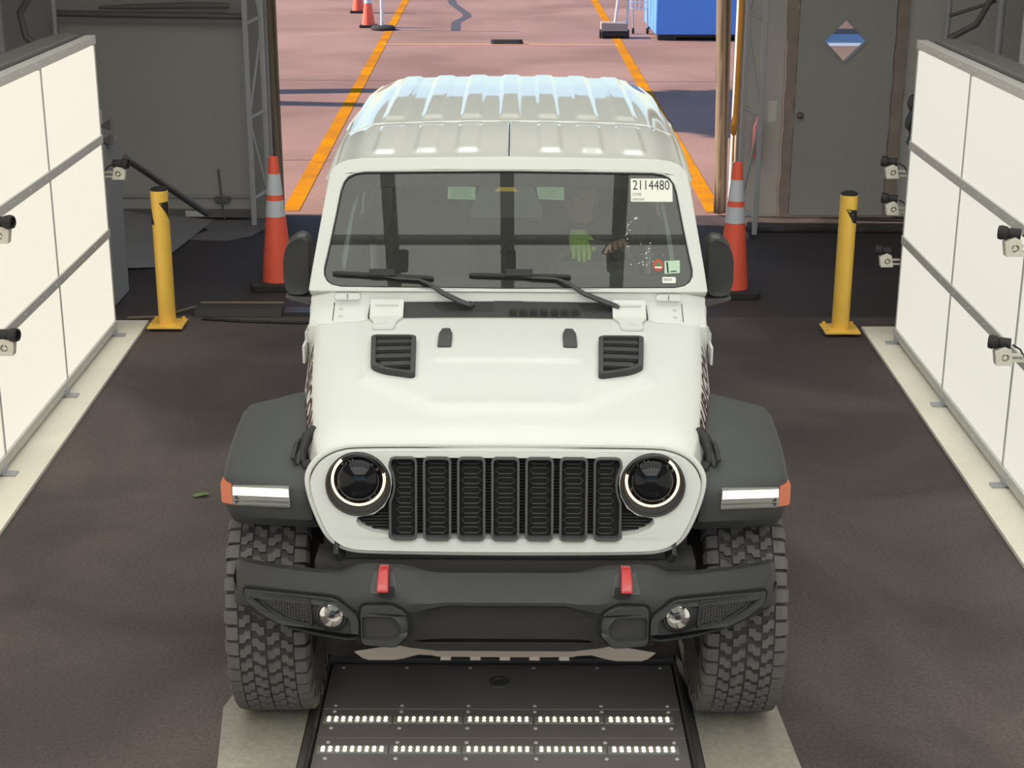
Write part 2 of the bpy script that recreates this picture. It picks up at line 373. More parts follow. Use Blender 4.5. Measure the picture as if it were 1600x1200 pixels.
# ------------------------------------------------------------------ light walls
def light_wall(name, label, x0, y0, ang, side, m):
    """local x=0 is the lit face, local -y runs towards the camera"""
    t = thing(name, label, 'light wall', (x0, y0, 0), ang)
    W, Hh, zb, NC = 1.22, .597, .08, 10; s = side      # s: outward direction of the back
    for j in range(NC):
        for i in range(3):
            obj('light_panel', G().bb(0, s*.03, -j*W-.012, -(j+1)*W+.012, zb+i*Hh+.022, zb+(i+1)*Hh-.022), m, t, 0)
    for j in range(NC+1):
        obj('upright', G().bb(-s*.004, s*.05, -j*W-.011, -j*W+.011, zb, zb+3*Hh), 'alu', t, 0)
    for i in (1, 2): obj('rail', G().bb(-s*.012, s*.05, .004, -NC*W, zb+i*Hh-.027, zb+i*Hh+.027), 'alu', t, 0, .003)
    obj('bottom_rail', G().bb(-s*.012, s*.05, .012, -NC*W, zb-.035, zb+.018), 'alu', t, 0, .003)
    obj('top_rail', G().bb(-s*.012, s*.05, .012, -NC*W, zb+3*Hh-.012, zb+3*Hh+.04), 'alupaint', t, 0, .003)
    g = G().bb(s*.05, s*.30, -.05, -NC*W, zb+3*Hh-.1, zb+3*Hh+.03); g.bb(s*.07, s*.20, -.10, -NC*W, zb+3*Hh+.03, zb+3*Hh+.06)
    obj('top_housing', g, 'housing', t, 0, .006)
    obj('back_sheet', G().bb(s*.05, s*.07, -.01, -NC*W, zb, zb+3*Hh), 'housing', t, 0)
    for j in range(NC+1):
        g = G(); y = -j*W-.08
        g.bb(-s*.075, s*.28, y-.03, y+.03, .019, .028); g.bb(-s*.02, s*.05, y-.03, y+.03, .02, .06); g.bb(s*.10, s*.14, y-.02, y+.02, .02, zb+3*Hh-.1)
        obj('foot', g, 'steel', t, 0)
    g = G()
    for i in range(4):
        for k in range(40):
            y = -.1-k*.305; z = zb+i*Hh + (.014 if i == 3 else -.010 if i == 0 else 0)
            g.lathe([(0, .004), (.006, .003), (.007, 0)], (-s*.012, y, z), (-s, 0, 0), 8)
    obj('screws', g, 'alupaint', t, 40, stuff=True)
    return t
light_wall('light_wall', 'glowing white light wall on the left, framed in aluminium', -2.545, 9.885, .0107, -1, 'lightL')
light_wall('light_wall', 'glowing white light wall on the right, framed in aluminium', 2.486, 9.761, -.0148, 1, 'lightR')

# booth light grid: middle mirrors in the windshield, outer rows added as fill light
t = thing('ceiling_light_grid', 'overhead grid of light panels above the car, mirrored in the windshield', 'light', (-.03, 0, 4.0))
xs_ = [-2.70, -2.03, -1.36, -.69, 0, .66, 1.33, 2.0, 2.67]; ys_ = [-2.9, -1.68, -.46, .76, 1.98, 3.2, 4.42, 5.64, 6.86, 8.08, 9.3, 10.52]
for i in range(8):
    for j in range(11): obj('light_panel', G().bb(xs_[i]+.04, xs_[i+1]-.04, ys_[j]+.02, ys_[j+1]-.02, .03, .05), 'lightC' if j < 5 else 'lightM' if j < 7 else 'lightD', t, 0)
for k, x in enumerate(xs_): obj('bar', G().bb(x-.04, x+.04, -2.96, 10.58, -.03, .02), 'bargrey', t, 0)
for y in ys_: obj('cross_bar', G().bb(-2.75, 2.72, y-.02, y+.02, -.02, .028), 'bargrey', t, 0)
obj('housing', G().bb(-2.75, 2.72, -2.96, 10.58, .055, .16), 'housing', t, 0)
for x, y in ((-1.9, -2.7), (1.9, -2.7), (-1.9, 10.3), (1.9, 10.3)): obj('hanger', G().cyl((x, y, .16), (x, y, .70), .012), 'steel', t)
for k, x in enumerate((-.62, 0.02, .62)):
    c = obj('small_camera', G().cyl((x, 4.36, -.03), (x, 4.30, -.14), .03), 'black', t); obj('cable', G().tube([(x-.02, 4.42, -.03), (x-.06, 4.4, -.10), (x-.02, 4.36, -.08)], .006, 6), 'black', c)

# ------------------------------------------------------------------ booth cameras on brackets
def booth_camera(loc, rotz, label, far=0):
    t = thing('booth_camera', label, 'camera', loc, rotz, 'cameras on the light walls')
    # local +x points from the wall into the lane; the bracket arm reaches back to the wall
    g = G().bb(-.13, -.04, -.012, .012, -.032, -.022).bb(-.13, -.04, -.012, .012, -.004, .006).bb(-.135, -.125, -.03, .03, -.05, .03)
    obj('arm', g, 'camwhite', t, 0)
    if far: obj('mount_bar', G().bb(-.15, -.12, far*.24, -far*.03, -.03, .02), 'alu', t, 0)
    br = obj('bracket', G().plate([(-.045, -.045), (.035, -.045), (.045, .02), (.0, .045), (-.03, .03)], [circ(-.005, -.008, .018, 12)[::-1]], .05, lambda a, b, w_: (a, -.025+w_, b)), 'camwhite', t, 0, .003)
    obj('plug', G().cyl((-.005, -.02, -.008), (-.005, .02, -.008), .011, 10), 'camwhite', br)
    b = obj('barrel', G().lathe([(0, 0), (.026, 0), (.026, .05), (.022, .055), (.03, .06), (.034, .085), (.030, .1), (.022, .102), (.02, .09), (0, .09)], (-.03, 0, .055), (1, -.25, .05), 20), 'black', t)
    obj('lens', G().lathe([(0, .008), (.012, .006), (.02, 0)], (.058, -.022, .06), (1, -.25, .05), 16), 'gloss', b)
    obj('cable', G().tube([(-.04, 0, .05), (-.075, .005, .03), (-.10, .01, -.01), (-.12, .0, -.04)], .005, 6), 'black', t)
    return t
for x, y, z, sx, lb in ((-2.475, 10.0, 1.045, 1, 'small camera beyond the far end of the left light wall, above the bollard'),
                        (-2.385, 7.22, .733, 1, 'low camera at the left edge in front of the left light wall'),
                        (-2.385, 7.307, 1.258, 1, 'upper camera cut by the left edge of the photo on the left light wall'),
                        (2.415, 9.9, 1.085, -1, 'topmost of three cameras at the far end of the right light wall'),
                        (2.43, 9.88, .855, -1, 'middle of three cameras at the far end of the right light wall'),
                        (2.41, 9.85, .525, -1, 'lowest of three cameras at the far end of the right light wall'),
                        (2.315, 7.10, 1.259, -1, 'upper camera on the lit face of the right light wall with a looped cable'),
                        (2.315, 7.08, .742, -1, 'lower camera on the lit face of the right light wall')):
    booth_camera((x, y, z), 0 if sx > 0 else PI, lb, -sx if y > 9 else 0)
# dark rounded box and boom arm behind the panels
t = thing('dark_box', 'dark rounded box behind the far end of the right light wall', 'box', (2.93, 10.4, 1.15), base=(2.93, 10.4, 1.15))
prof = rpoly([(2.86, 1.15), (2.885, 1.23), (2.845, 1.27), (2.85, 1.33), (2.875, 1.37), (2.85, 1.41), (2.86, 1.47), (2.90, 1.49), (3.02, 1.49), (3.02, 1.15)], .02)
obj('case', G().plate(prof, [], .12, lambda a, b, w_: (a-.22, 10.4+w_, b-.0)), 'black', t, 40, .006)
obj('stand', G().cyl((2.76, 10.46, .02), (2.76, 10.46, 1.16), .02), 'darksteel', t)
t = thing('tool_cabinet', 'grey metal cabinet with hooks behind the left light wall', 'cabinet', (-2.75, 10.9, 0), base=(-2.75, 10.9, 0))
obj('body', G().bb(-3.0, -2.70, 10.55, 10.95, 0.012, 1.12), 'sheet', t, 0, .01)
for z in (1.16, 1.26): obj('hook', G().add([(-2.74, 10.6, z-.02), (-2.66, 10.6, z+.03), (-2.66, 10.6, z-.05), (-2.74, 10.68, z-.02), (-2.66, 10.68, z+.03), (-2.66, 10.68, z-.05)], [(0, 1, 2), (5, 4, 3), (0, 3, 4, 1), (1, 4, 5, 2), (2, 5, 3, 0)]), 'darksteel', t, 0)
obj('hook_rail', G().bb(-2.78, -2.735, 10.58, 10.70, 1.10, 1.34), 'steel', t, 0)
o = obj('brace_pole', G().cyl((-2.67, 11.0, .96), (-2.50, 12.9, .16), .028), 'darksteel'); tag(o, 'dark slanting pole behind the left yellow bollard', 'pole')

# ------------------------------------------------------------------ bollards
def bollard(loc, label, marks):
    t = thing('bollard', label, 'bollard', loc, 0, 'yellow bollards')
    obj('post', G().lathe([(.056, .02), (.056, .915), (.05, .92)], (0, 0, 0), (0, 0, 1), 32), 'yellow', t)
    obj('cap', G().lathe([(.0535, .916), (.053, .93), (.035, .939), (0, .941)], (0, 0, 0), (0, 0, 1), 32), 'black', t)
    bp = obj('base_plate', G().bb(-.115, .115, -.11, .11, .019, .034), 'yellow', t, 0, .003)
    for x in (-.09, .09):
        for y in (-.085, .085): obj('bolt', G().cyl((x, y, .034), (x, y, .052), .013, 6), 'yellow', bp, 0)
    for mk in marks:            # black chevron tape wrapped on the post: (angle in degrees from the camera side, height)
        pts = []
        for i in range(len(mk)):
            a, b = mk[i], mk[(i+1) % len(mk)]
            for k in range(6): pts.append((a[0]+(b[0]-a[0])*k/6, a[1]+(b[1]-a[1])*k/6))
        cx = sum(p[0] for p in pts)/len(pts); cz = sum(p[1] for p in pts)/len(pts)
        def P(a, z, r): a = math.radians(a)-PI/2; return (r*math.cos(a), r*math.sin(a), z)
        n = len(pts); vs = [P(a, z, .0575) for a, z in pts]+[P((a+cx)/2, (z+cz)/2, .0578) for a, z in pts]+[P(cx, cz, .0578)]
        fs = [(i, (i+1) % n, n+(i+1) % n, n+i) for i in range(n)]+[(n+i, n+(i+1) % n, 2*n) for i in range(n)]
        obj('chevron', G().add(vs, fs), 'black', t)
    return t
bollard((-2.245, 10.06, 0), 'yellow steel bollard by the left light wall', [[(-100, .79), (-60, .80), (-35, .70), (-95, .70)], [(5, .845), (80, .85), (85, .72)]])
bollard((2.175, 9.98, 0), 'yellow steel bollard by the right light wall', [[(-25, .835), (55, .825), (75, .79), (68, .735), (25, .745)]])

# ------------------------------------------------------------------ cones
def cone_parts(t, h=.94, rb=.115, rt=.032, bands=True):
    def r(z): return rb+(rt-rb)*(z-.04)/(h-.04)
    b = .185
    g = G().plate(rpoly([(-b, -b), (b, -b), (b, b), (-b, b)], .05), [], .045, lambda a, c, w_: (a, c, .002+w_))
    obj('base', g, 'conebase', t, 40, .01)
    obj('cone_body', G().lathe([(r(.04), .04), (r(h*.5), h*.5), (r(h), h), (r(h)-.006, h+.004), (r(h)-.01, h-.05)], (0, 0, 0), (0, 0, 1), 32), 'orange', t)
    if bands:
        for z0, z1 in ((.52, .635), (.675, .825)): obj('reflective_band', G().lathe([(r(z0)+.0015, z0), (r(z1)+.0015, z1)], (0, 0, 0), (0, 0, 1), 32), 'reflective', t)
    return t
cone_parts(thing('traffic_cone', 'tall orange cone with two silver bands on the left behind the car mirror', 'traffic cone', (-1.665, 11.15, 0), .1))
cone_parts(thing('traffic_cone', 'tall orange cone with two silver bands on the right, rope hanging above it', 'traffic cone', (1.60, 10.98, 0), -.06))
for x, y, lb in ((-2.62, 30.2, 'distant orange cone beside the white sign pole'), (-3.08, 33.2, 'farthest orange cone at the top of the photo')):
    t = thing('traffic_cone', lb, 'traffic cone', (x, y, 0), 0)
    obj('base', G().bb(-.16, .16, -.16, .16, .003, .05), 'conebase', t, 0, .01)
    obj('cone_body', G().lathe([(.125, .05), (.035, .70), (.028, .705)], (0, 0, 0), (0, 0, 1), 24), 'orange', t)
    obj('reflective_band', G().lathe([(.0725, .44), (.054, .57)], (0, 0, 0), (0, 0, 1), 24), 'reflective', t)
# ------------------------------------------------------------------ things outside
t = thing('sign_stand', 'white pole on a round black rubber base outside', 'sign stand', (-2.31, 29.72, 0))
obj('base', G().lathe([(0, .006), (.23, .006), (.235, .04), (.19, .075), (.05, .085), (0, .085)], (0, 0, 0), (0, 0, 1), 28), 'conebase', t)
obj('pole', G().cyl((-.02, 0, .08), (-.02, 0, 1.5), .028), 'polewhite', t)
t = thing('wheel_stop', 'black rubber wheel stop lying on the outdoor lane', 'wheel stop', (-.04, 27.4, 0))
sec = [(-.09, .004), (-.05, .075), (.05, .075), (.09, .004)]
obj('body', G().loft([[(x, y*k, z) for y, z in sec] for x, k in ((-.27, .7), (-.23, 1), (.23, 1), (.27, .7))]), 'conebase', t, 0, .01)
obj('end_cap', G().lathe([(0, .0), (.03, .0), (.035, .012), (0, .016)], (.25, -.085, .03), (0, -1, 0), 16), 'black', t)
t = thing('dumpster', 'blue steel dumpster outside to the right of the lane', 'dumpster', (3.6, 29.2, 0), base=(3.6, 29.2, 0))
obj('body', G().plate([(2.54, .10), (4.66, .10), (4.66, 1.45), (2.54, 1.45)], [], 2.4, lambda a, b, w_: (a, 28.0+w_, b)), 'blue', t, 0, .02)
obj('lid', G().bb(2.5, 4.7, 27.96, 30.44, 1.455, 1.50), 'black', t, 0, .01)
for x in (2.75, 4.45):
    for y in (28.15, 30.2): obj('skid', G().bb(x-.16, x+.16, y-.1, y+.1, .002, .11), 'black', t, 0)
obj('underframe', G().bb(2.6, 4.6, 28.04, 30.3, .05, .10), 'black', t, 0)
t = thing('floor_roller', 'grey wheeled cart with a black roller standing beside the blue dumpster', 'cart', (1.85, 28.4, 0), base=(1.85, 28.4, 0))
obj('body', G().plate(rpoly([(1.62, .13), (2.08, .13), (2.08, .26), (1.62, .27)], .02), [], .35, lambda a, b, w_: (a, 28.3+w_, b)), 'cartgrey', t, 0)
obj('roller', G().cyl((1.64, 28.36, .075), (2.06, 28.36, .075), .07), 'black', t)
for x in (1.61, 2.09): obj('wheel', G().cyl((x-.02, 28.36, .08), (x+.02, 28.36, .08), .076), 'conebase', t)
obj('handle', G().tube([(1.87, 28.5, .25), (1.93, 28.55, .75), (1.96, 28.6, 1.1)], .028), 'alu', t)
obj('handle', G().tube([(2.08, 28.5, .2), (2.10, 28.55, .75), (2.08, 28.6, 1.1)], .022), 'alu', t)
t = thing('wire_cart', 'pale wire basket cart behind the roller, cut by the top edge', 'cart', (2.3, 29.3, 0), base=(2.3, 29.3, 0))
for x in (2.18, 2.26, 2.34, 2.42, 2.48): obj('wire', G().tube([(x, 29.1, .42+.2*abs(x-2.36)), (x, 29.05, .95)], .009, 6), 'polewhite', t)
for z in (.45, .56, .68, .8, .93): obj('wire', G().tube([(2.16, 29.09, z), (2.5, 29.09, z)], .009, 6), 'polewhite', t)
for x in (2.2, 2.46):
    obj('leg', G().tube([(x, 29.1, .9), (x+.04, 29.15, .1)], .014, 6), 'steel', t); obj('wheel', G().cyl((x+.02, 29.15, .055), (x+.06, 29.15, .055), .053), 'black', t)
# the tree whose shade falls across the lane
t = thing('tree', 'tree beyond the left wall whose shade crosses the lane', 'tree', (-9.6, 21.6, 0), base=(-9.6, 21.6, 0))
obj('trunk', G().tube([(-9.6, 21.6, 0), (-9.6, 21.6, 2.6), (-9.5, 22.3, 4.6), (-9.3, 22.4, 6.4)], [.30, .26, .22, .12], 10), 'bark', t)
obj('trunk', G().tube([(-9.6, 21.6, 2.4), (-9.6, 21.0, 4.0), (-9.4, 20.9, 6.3)], [.24, .2, .12], 10), 'bark', t)
g = G(); rr = random.Random(3)
for k in range(2600):
    while True:
        p = Vector((rr.uniform(-1, 1), rr.uniform(-1, 1), rr.uniform(-1, 1)))
        if p.length < 1: break
    c = Vector((-9.0, 21.0, 8.0))+Vector((p.x*2.6, p.y*2.25, p.z*1.5)); a = Vector((rr.gauss(0, 1), rr.gauss(0, 1), rr.gauss(0, 1))).normalized(); b = a.orthogonal().normalized()*.12; a = a*.24
    g.add([c-a, c+b, c+a, c-b], [(0, 1, 2, 3)])
obj('crown', g, 'foliage', t, 0, stuff=True)

# ------------------------------------------------------------------ back wall fittings
t = thing('wall_panel', 'large grey panel hanging on the back wall left of the doorway', 'wall panel', (-2.95, 13.36, 0), base=(-2.95, 13.36, 0))
obj('sheet', G().bb(-3.72, -2.20, 13.36, 13.40, .09, 1.72), 'wallpanel', t, 0, .004)
obj('frame_edge', G().bb(-3.72, -2.20, 13.34, 13.37, .20, .225), 'wallgrey', t, 0); obj('frame_edge', G().bb(-3.72, -2.20, 13.35, 13.37, 1.64, 1.66), 'wallgrey', t, 0)
obj('bottom_rail', G().bb(-3.72, -2.20, 13.33, 13.41, .03, .10), 'darksteel', t, 0, .004)
obj('vent_plate', G().bb(-2.76, -2.60, 13.322, 13.333, .04, .09), 'alupaint', t, 0)
obj('latch_rod', G().tube([(-2.46, 13.33, .45), (-2.43, 13.33, .02)], .008, 8), 'darksteel', t)
obj('latch', G().bb(-2.50, -2.37, 13.32, 13.35, .16, .215), 'darksteel', t, 0, .004)
o = obj('top_pipe', G().cyl((-3.70, 13.22, 1.745), (-2.14, 13.2, 1.725), .026), 'darksteel'); tag(o, 'dark horizontal pipe above the grey wall panel', 'pipe')
o = obj('rolled_cloth', G().tube([(-3.35, 13.24, 1.79), (-3.0, 13.24, 1.80), (-2.6, 13.24, 1.81), (-2.28, 13.24, 1.81)], [.012, .024, .028, .026], 10), 'housing'); tag(o, 'dark rolled cloth lying on the horizontal pipe', 'cloth roll')
def truss(name, label, xa, xb, y, tilt, m, zs, zt=4.6):
    t = thing(name, label, 'truss', ((xa+xb)/2, y, 0), base=((xa+xb)/2, y, 0))
    obj('rail', G().bb(xa-.02, xa+.02, y-.02, y+.02, .03, zt), m, t, 0, .004); obj('rail', G().bb(xb-.018, xb+.018, y+.10, y+.14, .03, zt), m, t, 0, .004)
    for i, (z0, z1) in enumerate(zs):
        obj('rung', G().tube([(xa, y, z0), (xb, y+.12, z0+.05)], .016, 8), 'steel', t); obj('lacing', G().tube([(xa if i % 2 else xb, y+(0 if i % 2 else .12), z0), (xb if i % 2 else xa, y+(.12 if i % 2 else 0), z1)], .011, 8), 'steel', t)
    obj('foot_plate', G().bb(xa-.05, xb+.05, y-.06, y+.18, 0, .03), 'darksteel', t, 0)
    return t
truss('truss_column', 'grey lattice truss column left of the doorway', -2.13, -2.02, 13.05, 0, 'steel', ((.25, .9), (.92, 1.65), (1.68, 2.4), (2.42, 3.1)))
truss('truss_column', 'grey lattice truss column right of the doorway', 2.02, 1.90, 12.75, 0, 'steel', ((.17, .98), (1.0, 1.72), (1.75, 2.5), (2.52, 3.2)))
o = obj('outlet_box', G().bb(2.085, 2.15, 12.74, 12.80, .95, 1.12), 'alupaint', None, 0, .004); tag(o, 'small grey clamp box on the right truss column', 'box')
o = obj('extinguisher', G().lathe([(0, 0), (.04, 0), (.04, .26), (.02, .30), (.012, .36), (0, .36)], (2.10, 13.38, .55), (0, 0, 1), 16), 'decal_red'); tag(o, 'small dark red extinguisher on the wall beside the right truss', 'extinguisher')
def curtain(x0, x1, y, amp, u, v):
    return (x0+(x1-x0)*u, y+amp*math.sin(u*9+v*3), .02+2.6*v)
o = obj('door_curtain', G().grid(lambda u, v: curtain(-2.04, -1.945, 13.58, .02, u, v), 14, 10), 'canvas'); tag(o, 'brown canvas strip at the left edge of the doorway', 'curtain')
o.modifiers.new('thick', 'SOLIDIFY').thickness = .02
o = obj('door_curtain', G().grid(lambda u, v: curtain(1.79-.05*v, 1.90-.05*v, 13.62, .02, u, v), 14, 10), 'canvas'); tag(o, 'brown canvas strip at the right edge of the doorway', 'curtain')
o.modifiers.new('thick', 'SOLIDIFY').thickness = .02
o = obj('conduit', G().tube([(1.935, 13.42, .02), (1.932, 13.42, 1.0), (1.925, 13.42, 3.2)], .014, 10), 'conduit'); tag(o, 'thin pale conduit pipe right of the doorway', 'pipe')
t = thing('rope', 'orange rope hanging beside the right truss column', 'rope', (1.80, 12.6, 2.6), base=(1.80, 12.6, 2.6))
obj('strand', G().tube([(1.79, 12.6, 2.6), (1.803, 12.6, 1.9), (1.803, 12.6, 1.62), (1.800, 12.6, 1.18), (1.797, 12.6, 1.0)], .019, 8), 'rope', t)
obj('knot', G().tube([(1.797, 12.6, 1.02), (1.785, 12.58, .96), (1.788, 12.6, .90), (1.795, 12.61, .87)], [.02, .028, .026, .016], 8), 'rope', t)
obj('tail', G().tube([(1.79, 12.6, .92), (1.797, 12.6, .66)], .008, 6), 'rope', t)
obj('hook', G().tube([(1.79, 12.6, 2.6), (1.84, 12.66, 2.66), (1.90, 12.75, 2.6)], .012, 8), 'steel', t)
# tent poles behind the light walls
def pole(name, pts, r, m, label): return tag(obj(name, G().tube(pts, r, 10), m), label, 'pole')
pole('tent_pole', [(-4.0, 12.7, 0), (-4.0, 12.7, 4.6)], .035, 'steel', 'steel tent pole at the left edge behind the light wall')
pole('tent_pole', [(-3.62, 12.9, 0), (-3.62, 12.9, 4.6)], .022, 'steel', 'thin steel tent pole left of the grey wall panel')
pole('tent_brace', [(-3.42, 12.6, 2.4), (-3.62, 12.6, 2.05), (-3.80, 12.6, 1.8), (-3.77, 12.6, 1.62), (-3.55, 12.6, 1.44), (-3.35, 12.6, 1.32)], .028, 'darksteel', 'dark bent duct above the left light wall')
pole('tent_pole', [(3.50, 12.9, 0), (3.50, 12.9, 4.6)], .022, 'steel', 'thin steel tent pole right of the grey door')
pole('tent_pole', [(3.86, 12.7, 0), (3.86, 12.7, 4.6)], .03, 'steel', 'steel tent pole near the right edge above the light wall')
pole('tent_brace', [(3.50, 12.85, 1.60), (3.70, 12.8, 1.72), (3.80, 12.75, 1.95), (3.80, 12.75, 2.2)], .026, 'darksteel', 'dark curved brace between the right tent poles')
pole('tent_brace', [(3.50, 12.86, 1.78), (3.84, 12.8, 1.90)], .014, 'darksteel', 'thin dark rod between the right tent poles')
tag(obj('side_curtain', G().bb(3.92, 4.66, 12.3, 12.34, .02, 4.6), 'polewhite', None, 0), 'pale tent sheet at the top right corner', 'curtain')
# cable ramp and hose across the floor
t = thing('cable_ramp', 'long low dark cable ramp on the floor between bollard and car', 'cable ramp', (-1.85, 10.4, 0), base=(-1.85, 10.4, 0))
sec = [(-.09, 0), (-.06, .055), (.06, .055), (.09, 0)]
obj('body', G().loft([[(x, 10.40+dy, z) for dy, z in sec] for x in (-2.12, -1.53)]), 'chassis', t, 0, .004)
obj('edge_strip', G().tube([(-2.1, 10.46, .062), (-1.53, 10.46, .062)], .008, 6), 'canvas', t)
obj('tail', G().bb(-1.525, -1.0, 10.33, 10.47, 0.001, .03), 'satin', t, 0)
tag(obj('hose', G().tube([(-2.05, 10.24, .01), (-1.75, 10.18, .01), (-1.4, 10.15, .01), (-.9, 10.2, .01)], .01, 8), 'black'), 'thin black hose on the floor in front of the cable ramp', 'hose')
tag(obj('cable', G().tube([(-2.55, 10.22, .02), (-2.33, 10.26, .02), (-2.15, 10.5, .02), (-1.7, 10.55, .02)], .008, 8), 'canvas'), 'thin pale cable curving behind the left bollard', 'cable')
g = G().plate([(0, 0), (.03, .02), (.07, .015), (.09, -.01), (.05, -.02), (.02, -.03)], [], .002, lambda a, b, w_: (-1.53+a, 7.13+b, .004+w_+.012*a/.09))
tag(obj('leaf', g, 'leaf', None, 0), 'small green leaf lying on the asphalt left of the car', 'leaf')

# ------------------------------------------------------------------ inspection light plate in the floor
t = thing('inspection_plate', 'black floor plate with two rows of lit lamp strips under the bumper', 'light plate', (-.02, 4.8, 0), base=(-.02, 4.8, 0))
obj('base_tray', G().bb(-.712, .672, 3.5, 5.43, .001, .010), 'black', t, 0)
for sx in (-1, 1):
    obj('rim', G().loft([[(-.02+sx*a, y, z) for a, z in ((.648, .010), (.655, .04), (.663, .04), (.690, .012))] for y in (3.5, 5.44)]), 'satin', t, 0)
obj('end_rim', G().bb(-.69, .65, 5.41, 5.445, .010, .04), 'satin', t, 0, .004)
for y0, y1, z in ((5.065, 5.40, .022), (4.87, 5.06, .02), (4.66, 4.865, .02), (4.2, 4.655, .02), (3.5, 4.195, .02)):
    obj('cover_plate', G().bb(-.664, .624, y0, y1, .010, z), 'plateblack', t, 0, .002)
g = G(); 
for y in (5.37, 5.085, 5.045, 4.93, 4.835, 4.73):
    for k in range(6): g.lathe([(0, .006), (.006, .004), (.008, 0)], (-.62+k*.24, y, .021), (0, 0, 1), 8)
obj('bolts', g, 'alu', t, stuff=True)
for y in (4.985, 4.785):
    for k in range(5):
        x0 = -.655+k*.2505
        st = obj('lamp_strip', G().bb(x0, x0+.246, y-.022, y+.022, .018, .026), 'stripcover', t, 0, .002)
        g = G()
        for i in range(9):
            for dy in (-.010, .008): g.lathe([(0, .005), (.0045, .004), (.0068, 0)], (x0+.022+i*.0252, y+dy, .0262), (0, 0, 1), 8)
        obj('led_array', g, 'ledhot' if k in (0, 4) else 'led', st, stuff=True)
obj('floor_camera', G().lathe([(0, .003), (.022, .003), (.023, .006), (.040, .006), (.044, 0)], (-.03, 5.26, .0215), (0, 0, 1), 24), 'trimgrey', t)
# ================================================================== THE CAR
YA = 5.2
car = thing('suv', 'white boxy off-road SUV with black fender flares, facing the camera in the lane', 'car', (-.005, YA, 0), math.radians(-.30), base=(0, YA, 0))
def Wh(y): return .622+.125*(y-4.85)/1.1-.9*max(0, 4.93-y)**2
def hoodz(x, y):
    t = (y-4.8)/1.2; W = Wh(y); u = abs(x)/W
    z = 1.160+.052*t+.030*t*(1-t)-(.030-.018*t)*u*u
    if u > .86: z -= (.020-.012*t)*((u-.86)/.14)**2
    if y < 4.90: z -= .034*((4.90-y)/.12)**2
    wd = lerp(y, (5.03, 5.33, 6.0), (.25, .52, .57))
    z += .011*sstep(wd-abs(x), -.02, .035)*sstep(y, 5.0, 5.07)
    z -= .007*sstep(.262-abs(x), -.012, .015)*sstep(5.50-y, -.012, .02)*sstep(y, 5.05, 5.2)
    return z
NVH = 64
def flo(y): return lerp(y, (4.8, 4.95, 5.4, 5.95), (.35, .65, 1.1, .7))       # how far the hood's flank leans out
def hoodsec(v):
    y = 4.785+(6.0-4.785)*v; W = Wh(y); out = []
    for k in range(-40, 41): x = W*k/40; out.append((x, y, hoodz(x, y)))
    ze = hoodz(W, y); L = [(-W-dx*flo(y), y, ze-dz) for dx, dz in ((.010, .010), (.018, .03), (.036, .08), (.052, .135))]
    R_ = [(-p[0], p[1], p[2]) for p in L]
    return L[::-1]+out+R_
g = G(); g.loft([hoodsec((j/NVH)**1.0) for j in range(NVH+1)], False, False)
hood = obj('hood', g, 'paint', car, 50); sm = hood.modifiers.new('thick', 'SOLIDIFY'); sm.thickness = .006; sm.offset = -1
